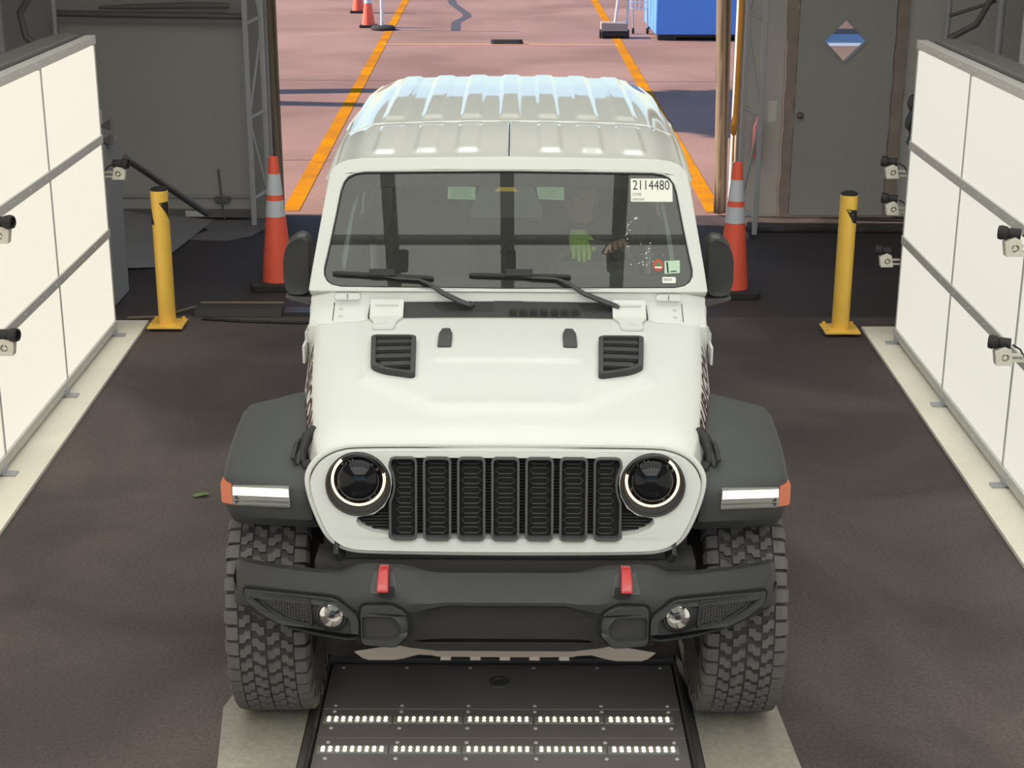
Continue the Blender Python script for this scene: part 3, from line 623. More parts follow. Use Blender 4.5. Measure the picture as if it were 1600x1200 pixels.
# louvred vents let into the hood
for s in (-1, 1):
    q = [(s*.514, 5.735), (s*.343, 5.722), (s*.322, 5.300), (s*.44, 5.355), (s*.488, 5.41)]
    if s < 0: q = q[::-1]
    ql = rpoly(q, .03); qi = shrink(ql, .018)
    v = obj('hood_vent', G().plate(ql, [qi], .025, lambda a, b, w_: (a, b, hoodz(a, b)-.003+w_)), 'plastic', car, 30, .003)
    obj('vent_floor', G().plate(qi, [], .003, lambda a, b, w_: (a, b, hoodz(a, b)+.0005+w_)), 'black', v, 0)
    for k in range(4):
        y0 = 5.40+k*.082; xa = lerp(y0, (5.40, 5.48), (.455, .475)) if k == 0 else .487; xb = .345
        vs = []
        for x in (xa, xb):
            for yy, dz in ((y0+.0, .018), (y0+.074, .007), (y0+.074, .004), (y0+.0, .006)): vs.append((s*x, yy, hoodz(s*x, yy)+dz))
        obj('louvre', G().add(vs, [(0, 1, 5, 4), (1, 2, 6, 5), (2, 3, 7, 6), (3, 0, 4, 7), (0, 3, 2, 1), (4, 5, 6, 7)]), 'plastic', v, 0)
    # washer nozzle
    x = s*.234
    pr = rpoly([(x-.026, 5.63), (x+.026, 5.63), (x+.025, 5.76), (x+.018, 5.79), (x+.016, 5.815), (x-.016, 5.815), (x-.018, 5.79), (x-.025, 5.76)], .012)
    obj('washer_nozzle', G().plate(pr, [], .02, lambda a, b, w_: (a, b, hoodz(a, b)-.004+w_*(.5+.5*sstep(b, 5.63, 5.68)))), 'satin', car, 30, .005)
    # hood hinge
    x = s*.478
    pr = rpoly([(x-.042, 5.848), (x+.042, 5.848), (x+.044, 5.93), (x+.066, 5.985), (x+.066, 6.07), (x-.066, 6.07), (x-.066, 5.985), (x-.044, 5.93)], .012)
    hh = obj('hood_hinge', G().plate(pr, [], .010, lambda a, b, w_: (a, b, (hoodz(a, min(b, 5.99)) if b < 6 else 1.235+(b-6)*.45)+.001+w_)), 'paint', car, 30, .003)
    obj('hinge_pin', G().cyl((x-.044, 6.045, 1.264), (x+.044, 6.045, 1.264), .010), 'paint', hh)
    for k in range(3): obj('bolt', G().lathe([(0, .003), (.006, .002), (.007, 0)], (x-.012+.012*k, 5.90+.018*(k % 2), hoodz(x, 5.91)+.011), (0, 0, 1), 8), 'paint', hh)
    # hood latch (rubber strap and catch) at the front corner
    g = G().tube([(s*.640, 4.985, 1.125), (s*.662, 4.955, 1.105), (s*.676, 4.925, 1.065), (s*.674, 4.905, 1.035)], [.012, .020, .018, .014], 10)
    la = obj('hood_latch', g, 'black', car)
    obj('latch_loop', G().tube([(s*.668, 4.965, 1.118), (s*.694, 4.93, 1.09), (s*.705, 4.905, 1.045), (s*.688, 4.89, 1.03), (s*.680, 4.92, 1.07)], .009, 8, loop=True), 'plastic', la)
    obj('latch_base', G().lathe([(0, .03), (.022, .028), (.026, 0)], (s*.650, 4.90, 1.02), (s*.9, -.4, .1), 14), 'black', la)
    obj('side_marker', G().bb(s*.800, s*.79, 5.90, 5.99, 1.06, 1.135), 'paint', car, 0, .004)
# hood side lettering
for s in (-1, 1):
    me = text_mesh('RUBICON', .118, 'decal_red', .0002, 'CENTER', 1.12, offset=.0035)
    for vv in me.vertices:
        a = vv.co.x*1.36; b = vv.co.y
        y = 5.44 + (a if s > 0 else -a); y = max(4.8, min(5.98, y)); W = Wh(y); dz = .056-b*.80
        xo = flo(y)*lerp(dz, (.010, .03, .08, .135), (.010, .018, .036, .052)); vv.co = (s*(W+xo+.0016), y, hoodz(W, y)-dz)
    obj('hood_lettering', me, None, car)
# fender sides under the hood
for s in (-1, 1):
    g = G(); secs = []
    for k in range(13):
        y = 4.80+k*.1; W = Wh(y)+.052*flo(y)-.006; ze = hoodz(Wh(y), y)-.132
        secs.append([(s*W, y, ze), (s*(W+.004), y, ze-.02), (s*(W+.012), y, .90), (s*(W-.05), y, .90), (s*(W-.03), y, ze)])
    obj('fender_side', g.loft(secs), 'paint', car, 40)
    obj('inner_fender', G().bb(s*.60, s*.47, 4.82, 5.95, .50, 1.06), 'black', car, 0)
    obj('fender_liner', G().plate([(4.90, .88), (4.98, .945), (5.3, .965), (5.58, .94), (5.68, .72), (5.74, .50), (5.79, .50), (5.74, .74), (5.65, .90), (5.54, .985), (4.90, .97)], [], .34, lambda a, b, w_: (s*(.58+w_), a, b)), 'black', car, 0)

# ------------------------------------------------------------------ grille
def lean(z): return 4.765-.055*(1.13-z)/.33        # front plane of the grille
half = [(0, 1.128), (.475, 1.127), (.537, 1.118), (.589, 1.093), (.622, 1.055), (.632, 1.018), (.616, .95), (.581, .866), (.552, .830), (.51, .808), (.437, .801), (0, .797)]
outl = chaikin(mirror_poly(half))
ins = mirror_poly([(0, 1.105), (.375, 1.105), (.40, 1.06), (.42, .96), (.487, .925), (.486, .905), (.47, .88), (.43, .862), (.39, .855), (0, .853)])
bez = [circ(s*.475, 1.020, .1035, 40) for s in (-1, 1)]
ins_cut = mirror_poly([(0, 1.105), (.368, 1.105), (.3685, 1.065), (.3655, 1.02), (.372, .982), (.392, .945), (.425, .921), (.478, .911), (.482, .895), (.47, .88), (.43, .862), (.39, .855), (.378, .8545), (.376, .841), (0, .841)])
gp = obj('grille_panel', G().plate(outl, [ins_cut]+bez, .05, lambda a, b, w_: (a, lean(b)+w_+.05*max(0, abs(a)-.45)**1.5, b)), 'paint', car, 35, .007, 3)
# the thin outer shell round the panel (the grooved rim)
ring = shrink(outl, -.016)
obj('grille_rim', G().tube([(a, lean(b)+.026+.05*max(0, abs(a)-.45)**1.5, b) for a, b in shrink(outl, -.0125)], .0095, 10, loop=True), 'paint', gp, 60)
obj('panel_gap', G().plate(shrink(outl, -.007), [shrink(outl, .01)], .01, lambda a, b, w_: (a, lean(b)+.03+w_, b)), 'black', gp, 0)
gi = obj('grille_insert', G().plate(shrink(ins, -.01), [], .006, lambda a, b, w_: (a, lean(b)+.044+w_, b)), 'pit', car, 0)
g = G()
for k in range(24):
    z = .862+k*.0102; xw = .485 if z < .92 else .372
    g.box((0, lean(z)+.036, z), (2*(xw-.004*k if z > .92 else xw-.02), .010, .0035))
obj('fine_slats', g, 'satin', gi, 0, stuff=True)
for k in range(-3, 4):
    cx = k*.1098; x0, x1 = cx-.0455, cx+.0455; z0, z1 = .838, 1.110
    o_ = rrect(x0, x1, z0, z1, .018)
    if abs(k) == 3:                                  # outer slots are bitten by the headlight bezels
        sg = 1 if k > 0 else -1; e = (x1 if sg > 0 else x0)
        side = []
        n = 14
        for i in range(n+1):
            z = .90+(1.075-.90)*i/n
            d = .1155**2-(z-1.020)**2; xe = (.475-math.sqrt(d)) if d > 0 else 9
            side.append((sg*min(abs(e), xe+.0015), z))
        cx_in = (x0 if sg > 0 else x1)
        o_ = [(cx_in, z1-.016), (cx_in+sg*.008, z1-.003), (cx_in+sg*.02, z1), (e-sg*.02, z1), (e-sg*.005, z1-.005), (e, z1-.02)]+side[::-1]+[(e, z0+.02), (e-sg*.005, z0+.005), (e-sg*.02, z0), (cx_in+sg*.02, z0), (cx_in+sg*.005, z0+.005), (cx_in, z0+.02)]
    sl = obj('grille_slot', G().plate(o_, [shrink(o_, .0075)], .032, lambda a, b, w_: (a, lean(b)-.010+w_, b)), 'trimgrey', car, 35, .003)
    obj('slot_backing', G().plate(shrink(o_, .004), [], .003, lambda a, b, w_: (a, lean(b)+.026+w_, b)), 'pit', sl, 0)
    g = G(); xi0, xi1 = x0+.011, x1-.011
    if k == 3: xi1 -= .012
    if k == -3: xi0 += .012
    cxx = (xi0+xi1)/2; hw = (xi1-xi0)/2
    for i in range(8):                               # honeycomb wires
        z = .858+i*.0322
        y = lambda zz: lean(zz)+.008
        g.tube([(cxx-hw*.62, y(z), z), (cxx+hw*.62, y(z), z)], .0017, 4)
        for sg in (-1, 1):
            g.tube([(cxx+sg*hw*.62, y(z), z), (cxx+sg*hw*.92, y(z), z+.0125), (cxx+sg*hw*.62, y(z), z+.021)], .0017, 4)
        g.tube([(cxx-hw*.62, y(z), z+.021), (cxx+hw*.62, y(z), z+.021)], .0013, 4)
    obj('honeycomb', g, 'satin', sl, 30)
# ------------------------------------------------------------------ headlights
for s in (-1, 1):
    c = (s*.474, 4.742, 1.020); ax = (0, -1, .10)
    hl = obj('headlight', G().lathe([(.086, -.03), (.094, .004), (.101, .012), (.105, .006), (.105, -.03)], c, ax, 48), 'plastic', car)
    # bezel bowl: lens sits high, so the dark lip shows wider below
    obj('bowl', G().lathe([(.0985, .006), (.092, -.002), (.0, -.012)], c, ax, 40), 'satin', hl)
    lc = (s*.471, 4.735, 1.041)
    obj('light_ring', G().lathe([(.0785, 0), (.0795, .012), (.083, .014), (.0872, .010), (.0872, 0)], lc, ax, 64, math.radians(-15 if s > 0 else -52), math.radians(232 if s > 0 else 195)), 'drl', hl)
    obj('projector_housing', G().lathe([(.0795, .002), (.0785, .012), (.076, .010), (.073, -.002), (.05, -.006), (0, -.006)], lc, ax, 40), 'black', hl)
    pr = obj('projector_lens', G().lathe([(.0705, .002), (.069, .016), (.059, .032), (.042, .043), (.021, .049), (0, .051)], lc, ax, 40), 'gloss', hl)
    g = G(); rr = random.Random(5)
    for k in range(26):
        a = rr.choice([rr.uniform(.12, .42), rr.uniform(.58, .9), rr.uniform(1.2, 1.45), rr.uniform(1.6, 1.85)])*PI; r_ = rr.uniform(.069, .0755)
        p = Vector(lc)+Vector((r_*math.cos(a), -.014, -r_*math.sin(a))); d = rr.uniform(.002, .005)
        g.box(p, (d*1.6, .004, d), Matrix.Rotation(rr.uniform(0, 3), 3, 'Y'))
    obj('reflector_facets', g, 'chrome', hl, 0)
    obj('lens_mark', G().bb(c[0]-.016, c[0]+.0, 4.724, 4.727, .9215, .9235), 'alu', hl, 0)

# ------------------------------------------------------------------ fender flares
def swp(x): return .055*(max(0, abs(x)-.76)/.17)**1.4
def flare(s, yoff, name, front):
    # path seen from the side: (y, z of the outer top edge, inner x, outer x, lip)
    if front: P = [(4.845, .828, .61, .925, .05), (4.80, .872, .63, .930, .06), (4.796, .93, .64, .933, .06), (4.798, .972, .645, .935, .07), (4.810, .992, .648, .937, .075), (4.84, 1.002, .652, .940, .085), (4.95, 1.010, .665, .947, .095), (5.10, 1.018, .685, .955, .10), (5.28, 1.024, .70, .962, .10), (5.46, 1.026, .72, .966, .10), (5.56, 1.010, .735, .966, .10), (5.68, .90, .76, .962, .09), (5.76, .74, .78, .955, .08), (5.82, .55, .79, .945, .07)]
    else: P = [(4.58, .55, .76, .945, .07), (4.66, .78, .76, .955, .08), (4.75, .93, .76, .960, .09), (4.90, 1.0, .76, .962, .10), (5.2, 1.01, .76, .962, .10), (5.5, 1.0, .76, .962, .10), (5.66, .92, .76, .96, .09), (5.76, .78, .76, .955, .08), (5.84, .55, .76, .945, .07)]
    secs = []
    for i, (y, z, xi, xo, lp) in enumerate(P):
        a, b = P[max(0, i-1)], P[min(len(P)-1, i+1)]; t = Vector((b[0]-a[0], b[1]-a[1])).normalized(); n = Vector((t.y, -t.x))   # points at the wheel
        rise = .045*sstep(t.x, .2, .9)*(sstep(y, 4.8, 5.0) if front else 1)
        def pt(x, d): return (s*x, y+yoff+n.x*d+(swp(x)*(1-sstep(y, 4.84, 5.1)) if front else 0), z+n.y*d)
        secs.append([pt(xi, -rise), pt(xi+.02, -rise-.004), pt(xo-.045, -.006), pt(xo-.018, 0), pt(xo-.004, .015), pt(xo, .035), pt(xo-.002, lp), pt(xo-.035, lp), pt(xo-.05, .03), pt(xi, .03)])
    return obj(name, G().loft(secs), 'flare', car, 38)
for s in (-1, 1):
    fl = flare(s, 0, 'front_flare', True); flare(s, 3.008, 'rear_flare', False)
    # inner tail of the flare that runs down beside the grille
    g = G().plate([(s*.66, .985), (s*.72, .985), (s*.72, .85), (s*.60, .838), (s*.612, .90), (s*.64, .95)][::s], [], .05, lambda a, b, w_: (a, 4.83+w_, b)); obj('flare_wing', g, 'flare', fl, 30, .006)
    # running light set into the flare's front
    lb_ = obj('running_light', G().plate(rpoly([(s*.703, .918), (s*.704, .987), (s*.897, .979), (s*.899, .910)][::-s], .006), [], .03, lambda a, b, w_: (a, 4.789+swp(a)+w_, b)), 'lamplens', fl, 0, .003)
    g = G().plate([(s*.706, .955), (s*.707, .983), (s*.895, .974), (s*.896, .946)][::-s], [], .004, lambda a, b, w_: (a, 4.7855+swp(a)+w_, b)); obj('light_guide', g, 'marker', lb_, 0)
    for k, (zz, hh_) in enumerate(((.9365, .004), (.922, .003))):
        obj('reflector_rib', G().plate([(s*.706, zz), (s*.706, zz+hh_), (s*.896, zz+hh_-.008), (s*.896, zz-.008)][::-s], [], .006, lambda a, b, w_: (a, 4.784+swp(a)+w_, b)), 'chrome', lb_, 0)
    obj('amber_lens', G().plate(rpoly([(s*.899, .910), (s*.899, .981), (s*.938, .985), (s*.938, .912)][::-s], .006), [], .05, lambda a, b, w_: (a, 4.790+swp(a)+w_, b)), 'amber', fl, 0, .003)

# ------------------------------------------------------------------ bumper
BX = [0, .19, .235, .30, .335, .44, .475, .53, .62, .75, .835, .878, .898]
BY = [4.53, 4.53, 4.533, 4.535, 4.537, 4.55, 4.553, 4.56, 4.585, 4.64, 4.69, 4.725, 4.77]
BT = [.760, .760, .763, .781, .786, .786, .780, .755, .748, .738, .730, .724, .706]
BB = [.548, .548, .548, .547, .545, .545, .545, .545, .548, .558, .572, .58, .60]
def by(x): return lerp(abs(x), BX, BY)
def bsec(x, s):
    i = BX.index(x); yf, zt, zb = BY[i], BT[i], BB[i]; k = 1-sstep(x, .19, .335)      # k=1 in the recessed middle
    def m(a, b): return a*k+b*(1-k)
    pts = [(.125, zt-.010), (m(.105, .075), zt), (m(.092, .055), m(zt-.006, zt-.008)), (m(.020, .010), m(.716, zt-.062)), (m(.004, .0), m(.704, zt-.085)), (m(.004, .0), m(.692, zt-.12)), (m(.045, .003), m(.668, zb+.07)), (m(.052, .012), m(.60, zb+.028)), (m(.06, .035), zb), (.125, zb+.02)]
    return [(s*x, yf+a, z) for a, z in pts]
g = G(); g.loft([bsec(x, -1) for x in BX[::-1]]+[bsec(x, 1) for x in BX[1:]])
bump = obj('front_bumper', g, 'plastic', car, 33, .007, 2)
for s in (-1, 1):
    fo = [(.852, .672), (.538, .706), (.463, .647), (.465, .575), (.492, .566), (.597, .571), (.70, .578), (.793, .606), (.846, .638)]
    fo = rpoly([(s*a, b) for a, b in fo][::s], .02, 3)
    pod = obj('fog_pod', G().plate(fo, [shrink(fo, .024)], .05, lambda a, b, w_: (a, by(a)-.016+w_, b)), 'flare', bump, 30, .005, 2)
    obj('pod_groove_shade', G().plate(shrink(fo, -.008), [shrink(fo, .004)], .012, lambda a, b, w_: (a, by(a)-.004+w_, b)), 'pit', pod, 0)  # flat near-black ring painted in place of a groove's shade
    obj('pod_floor', G().plate(shrink(fo, .016), [], .004, lambda a, b, w_: (a, by(a)-.002+w_*.5, b)), 'satin', pod, 30)
    me_ = rpoly([(s*a, b) for a, b in [(.79, .668), (.625, .684), (.622, .604), (.70, .606), (.775, .638)]][::s], .008, 2)
    obj('vent_frame', G().plate(shrink(me_, -.007), [me_], .008, lambda a, b, w_: (a, by(a)-.010+w_, b)), 'plastic', pod, 30, .002)
    g = G()
    for r_ in range(10):                             # honeycomb cells of the air vent
        for c_ in range(17):
            x = .630+c_*.0098; z = .612+r_*.0085*1.0+(.00425 if c_ % 2 else 0)
            top = .684-(x-.625)*.10-.006; bot = (.606 if x < .70 else .606+(x-.70)*.43)+.003
            if bot < z < top and x < .785: g.plate([(s*a, b) for a, b in circ(x, z, .0056, 6)][::s], [[(s*a, b) for a, b in circ(x, z, .0038, 6)][::-s]], .004, lambda a, b, w_: (a, by(a)-.007+w_, b))
    obj('vent_mesh', g, 'trimgrey', pod, 0)
    fc = (s*.549, by(.549)-.004, .646)
    fg = obj('fog_lamp', G().lathe([(.038, -.005), (.043, .012), (.047, .010), (.048, -.005)], fc, (s*.15, -1, 0), 32), 'satin', pod)
    obj('reflector', G().lathe([(.0395, .012), (.03, .002), (.014, -.002), (0, -.002)], fc, (s*.15, -1, 0), 28), 'chrome', fg)
    obj('bulb_shield', G().box((fc[0], fc[1]-.010, fc[2]+.004), (.018, .012, .018)), 'black', fg, 0, .004)
    obj('lens', G().lathe([(.041, .010), (.036, .020), (.022, .027), (0, .030)], fc, (s*.15, -1, 0), 28), 'clearlens', fg)
    ip = rpoly([(s*a, b) for a, b in [(.456, .686), (.354, .695), (.306, .664), (.298, .606), (.345, .551), (.456, .553)]][::s], .02, 3)
    ii = rpoly([(s*a, b) for a, b in [(.452, .652), (.352, .658), (.328, .628), (.332, .592), (.356, .572), (.452, .570)]][::s], .012, 3)
    p2 = obj('corner_pad', G().plate(ip, [ii], .05, lambda a, b, w_: (a, by(a)-.018+w_+(.02 if abs(a) < .31 else 0), b)), 'flare', bump, 30, .009, 3)
    obj('pad_groove_shade', G().plate(shrink(ip, -.008), [shrink(ip, .004)], .012, lambda a, b, w_: (a, by(a)-.005+w_, b)), 'pit', p2, 0)  # near-black ring again draws the shaded groove in colour
    obj('pad_recess', G().plate(shrink(ii, -.004), [], .01, lambda a, b, w_: (a, by(a)+.0-.002+w_, b)), 'satin', p2, 0)
    # tow hook in its pocket
    pk = rpoly([(s*a, b) for a, b in [(.432, .722), (.334, .722), (.342, .752), (.348, .781), (.418, .781), (.424, .752)]][::s], .012, 3)
    pc = obj('hook_pocket', G().plate(pk, [], .008, lambda a, b, w_: (a, by(a)-.004+w_+lerp(b, (.701, .724, .778, .786), (0, .010, .055, .075)), b)), 'satin', bump, 30, .002)
    pth = [(4.645, .755), (4.63, .780), (4.60, .793), (4.570, .790), (4.545, .776), (4.528, .758), (4.522, .742)]
    secs = []
    for i, (y, z) in enumerate(pth):
        hw_ = .013+.006*i/6; a, b = Vector(pth[max(0, i-1)]), Vector(pth[min(6, i+1)]); t_ = (b-a).normalized(); n_ = Vector((-t_.y, t_.x))*.009
        secs.append([(s*.383-hw_, y+n_.x, z+n_.y), (s*.383+hw_, y+n_.x, z+n_.y), (s*.383+hw_, y-n_.x, z-n_.y), (s*.383-hw_, y-n_.x, z-n_.y)])
    obj('tow_hook', G().loft(secs), 'red', pc, 40, .004)
    obj('hook_slot', G().box((s*.383-.010*s, 4.540, .737), (.05, .02, .026)), 'black', pc, 0)
# centre parking-sensor dots and skid plate
g = G(); 
sk = mirror_poly([(0, .420), (.225, .423), (.24, .432), (.285, .437), (.33, .412), (.368, .398), (.455, .398), (.475, .412), (.497, .455), (.31, .520), (0, .523)])
obj('skid_plate', G().plate(sk, [], .006, lambda a, b, w_: (a, 4.705-.9*(b-.42)+w_, b)), 'silver', car, 0, .004)
obj('skid_lip', G().plate(mirror_poly([(0, .528), (.27, .528), (.31, .545), (.45, .548), (.31, .500), (.23, .487), (0, .487)]), [], .02, lambda a, b, w_: (a, 4.596+.5*(.54-b)+w_, b)), 'plastic', car, 0, .004)
for k in range(-2, 3): obj('skid_tab', G().bb(k*.098-.017, k*.098+.017, 4.70, 4.712, .412, .432), 'silver', car, 0)
# dark mass behind bumper, under the grille
obj('bumper_core', G().bb(-.62, .62, 4.72, 4.86, .56, .76), 'chassis', car, 0)
obj('radiator_support', G().bb(-.50, .50, 4.76, 4.86, .72, .80), 'black', car, 0)
obj('crossmember', G().bb(-.52, .52, 4.735, 4.76, .765, .80), 'black', car, 0)
obj('engine_bay', G().bb(-.46, .46, 4.83, 5.9, .45, 1.05), 'black', car, 0)
for s in (-1, 1):
    obj('frame_rail', G().bb(s*.40, s*.50, 4.80, 8.9, .42, .56), 'chassis', car, 0)
    obj('bumper_bracket', G().tube([(s*.525, 4.76, .72), (s*.55, 4.70, .80), (s*.545, 4.73, .83), (s*.53, 4.78, .82)], .010, 8), 'plastic', car)
    obj('steering_link', G().tube([(s*.66, 5.12, .36), (s*.2, 5.06, .40), (0, 5.05, .41)], .02, 8), 'chassis', car)
    obj('wire_loop', G().tube([(s*.50, 4.80, .80), (s*.515, 4.765, .845), (s*.535, 4.765, .835), (s*.54, 4.79, .78)], .006, 6), 'black', car)
for y in (YA, YA+3.008):
    obj('axle', G().tube([(-.66, y, .415), (-.2, y, .415), (.25, y, .415), (.66, y, .415)], [.05, .055, .055, .05], 12), 'chassis', car)
    obj('differential', G().lathe([(0, -.14), (.09, -.12), (.13, -.03), (.13, .05), (.08, .12), (0, .14)], (.18, y, .415), (0, 1, 0), 20), 'chassis', car)
obj('floor_pan', G().bb(-.74, .74, 5.95, 9.2, .56, .62), 'chassis', car, 0)
for s in (-1, 1): obj('rock_rail', G().tube([(s*.80, 5.95, .50), (s*.80, 7.55, .50)], .045, 12), 'plastic', car)

# ------------------------------------------------------------------ wheels
def zblock(mir): 
    p = [(-.43, 0), (.12, 0), (.14, .34), (.43, .52), (.43, 1), (-.12, 1), (-.14, .66), (-.43, .48)]
    return [(-a, b) for a, b in p][::-1] if mir else p
def make_tread():
    g = G(); R0, N = .415, 46; pitch = 2*PI/N
    def rad(t): a = abs(t); return R0-.05*max(0, a-.085)-4.5*max(0, a-.115)**2*1.6
    def P(a, t, d): r = rad(t)-d; return (t, r*math.cos(a), r*math.sin(a))
    rows = [(-.090, -.050, .0, 0), (-.047, -.003, .5, 1), (.003, .047, .1, 0), (.050, .090, .6, 1)]
    for k in range(N):
        for t0, t1, ph, mir in rows:
            pts = [((k+ph+a*.92)*pitch, t0+(t1-t0)*b) for a, b in zblock(mir)]; n = len(pts)
            ca = sum(p[0] for p in pts)/n; ct = sum(p[1] for p in pts)/n
            top = [P(ca+(a-ca)*.94, ct+(t-ct)*.95, 0) for a, t in pts]; bot = [P(a, t, .013) for a, t in pts]
            g.add(top+bot, [tuple(range(n))]+[(i, (i+1) % n, n+(i+1) % n, n+i) for i in range(n)])
        for s in (-1, 1):                             # shoulder lugs wrap onto the sidewall, long and short in turn
            a0, a1 = (k+.08+(.3 if s > 0 else 0))*pitch, (k+.88+(.3 if s > 0 else 0))*pitch; e = .1425 if k % 2 else .137
            secs = []
            for t, d, w_ in ((.094, 0, 1), (.115, 0, 1), (.131, .001, .95), (e, .016, .9), (e+.0015, .045 if k % 2 else .034, .8)):
                m_ = (a0+a1)/2; h_ = (a1-a0)/2*w_
                secs.append([P(m_-h_, s*t, d), P(m_+h_, s*t, d), P(m_+h_, s*(t-.004), d+.014), P(m_-h_, s*(t-.004), d+.014)])
            g.loft(secs)
    return mesh_of('tread', g, 'rubber', 0)
def make_carcass():
    prof = [(.214, -.10), (.222, -.118), (.26, -.135), (.32, -.1415), (.36, -.138), (.385, -.128), (.399, -.112), (.4025, -.08), (.4035, 0), (.4025, .08), (.399, .112), (.385, .128), (.36, .138), (.32, .1415), (.26, .135), (.222, .118), (.214, .10)]
    return mesh_of('tire', G().lathe(prof, (0, 0, 0), (1, 0, 0), 64), 'rubbershade', 40)
def make_rim():
    g = G().lathe([(.215, -.10), (.20, -.09), (.195, .0), (.20, .09), (.222, .105), (.218, .112), (.205, .108), (.195, .085), (.19, .05), (.06, .045), (.055, .075), (.035, .085), (0, .085)], (0, 0, 0), (1, 0, 0), 40)
    for k in range(5):
        a = 2*PI*k/5; d = Vector((0, math.cos(a), math.sin(a))); g.loft([[Vector((.055+.03*t, 0, 0))+d*(.05+.155*t)+Vector((0, -d.z, d.y))*q*(.03-.008*t)+Vector((p, 0, 0)) for q, p in ((-1, 0), (1, 0), (.7, .025), (-.7, .025))] for t in (0, .5, 1)])
    return mesh_of('rim', g, ['satin'], 35)
ME_T, ME_C, ME_R = make_tread(), make_carcass(), make_rim()
def wheel(loc, rotz, name='tire'):
    o = obj(name, ME_C, None, car); o.location = Vector(loc)-Vector((0, YA, 0)); o.rotation_euler = (0, 0, rotz)
    obj('tread', ME_T, None, o, stuff=True); obj('rim', ME_R, None, o)
    return o
wheel((-.812, YA, .415), PI+.02); wheel((.812, YA, .415), .0)
wheel((-.80, YA+3.008, .415), PI); wheel((.80, YA+3.008, .415), 0)
wheel((0, 9.52, .98), PI/2, 'spare_tire')

# ------------------------------------------------------------------ cowl and windshield
ux = Vector((0, .5547, .8320)); un = Vector((0, -.8320, .5547)); B0 = Vector((0, 6.1, 1.295))
def ws(x, s_, d=0): p = B0+ux*s_+un*d; return (x, p.y, p.z)          # point on the windshield plane, d outwards
obj('cowl', G().loft([[(x, y, z-(.02*max(0, abs(x)-.70)/.085)) for y, z in ((5.985, 1.198), (6.03, 1.222), (6.085, 1.252), (6.092, 1.256), (6.104, 1.296), (6.2, 1.30), (6.2, 1.15), (5.985, 1.15))] for x in (-.785, -.77, -.70, -.56, 0, .56, .70, .77, .785)]), 'paint', car, 30, .004)
def cz(y): return 1.222+(y-6.03)*.545
cw = mirror_poly([(0, 6.088), (.05, 6.088), (.06, 6.086), (.53, 6.080), (.548, 6.07), (.552, 6.01), (.545, 5.988), (0, 5.995)])
cowl = obj('cowl_screen', G().plate(cw, [], .012, lambda a, b, w_: (a, b, cz(b)+.002+w_)), 'plastic', car, 30, .004)
for k in range(7): obj('slot', G().bb(.005+k*.041, .033+k*.041, 6.012, 6.072, cz(6.042)-.005, cz(6.042)+.0185), 'black', cowl, 0)
obj('well', G().plate(rpoly([(-.30, 6.078), (-.06, 6.08), (-.05, 6.035), (-.27, 6.035)], .01), [], .002, lambda a, b, w_: (a, b, cz(b)+.0135+w_)), 'black', cowl, 0)
obj('well', G().plate(rpoly([(.28, 6.075), (.52, 6.072), (.52, 6.03), (.30, 6.035)], .01), [], .002, lambda a, b, w_: (a, b, cz(b)+.0135+w_)), 'black', cowl, 0)
# frame
fr = mirror_poly([(0, .584), (.60, .575), (.655, .566), (.690, .552), (.715, .528), (.728, .495), (.742, .40), (.762, .25), (.782, .10), (.792, .012), (.79, .003), (0, .003)])
gl = mirror_poly([(0, .522), (.585, .515), (.625, .508), (.652, .493), (.668, .470), (.680, .43), (.700, .30), (.722, .17), (.735, .10), (.734, .07), (.722, .046), (.70, .030), (.665, .022), (0, .016)])
wf = obj('windshield_frame', G().plate(fr, [gl], .05, lambda a, b, w_: ws(a, b, -w_+.012)), 'paint', car, 35, .010, 3)
obj('glass_seal', G().plate(gl, [shrink(gl, .005)], .02, lambda a, b, w_: ws(a, b, -w_+.006)), 'black', wf, 0)
obj('windshield', G().plate(shrink(gl, .003), [], .0, lambda a, b, w_: ws(a, b, w_)) if 0 else G().add([ws(a, b) for a, b in shrink(gl, .003)], [tuple(range(len(gl)))]), 'windshield', car, 0)
fi = mirror_poly([(0, .462), (.50, .458), (.57, .445), (.615, .415), (.632, .38), (.655, .25), (.668, .14), (.662, .105), (.64, .088), (.60, .080), (0, .073)])
obj('frit_band', G().plate(shrink(gl, .004), [fi], .002, lambda a, b, w_: ws(a, b, -.006-w_)), 'black', wf, 0)
# windshield hinges on the cowl, cowl bolts, shut lines
for s in (-1, 1):
    hg = obj('frame_hinge', G().plate(rrect(s*.637-.05, s*.637+.05, -.012, .012, .010), [], .016, lambda a, b, w_: (a, 6.098-w_*.9+b*.3, 1.283+b)), 'paint', car, 30, .004)
    obj('hinge_split', G().bb(s*.637-.001, s*.637+.001, 6.08, 6.09, 1.273, 1.294), 'black', hg, 0)
    obj('shut_line', G().add([(s*.69-.0015, 6.0, 1.208), (s*.69+.0015, 6.0, 1.208), (s*.69+.0015, 6.09, 1.2575), (s*.69-.0015, 6.09, 1.2575)], [(0, 1, 2, 3)]), 'black', car, 0)
    for y in (6.025, 6.06): obj('cowl_bolt', G().lathe([(0, .004), (.007, .003), (.010, 0)], (s*.66, y, cz(y)-.001), (0, -.48, .88), 10), 'alu', car)
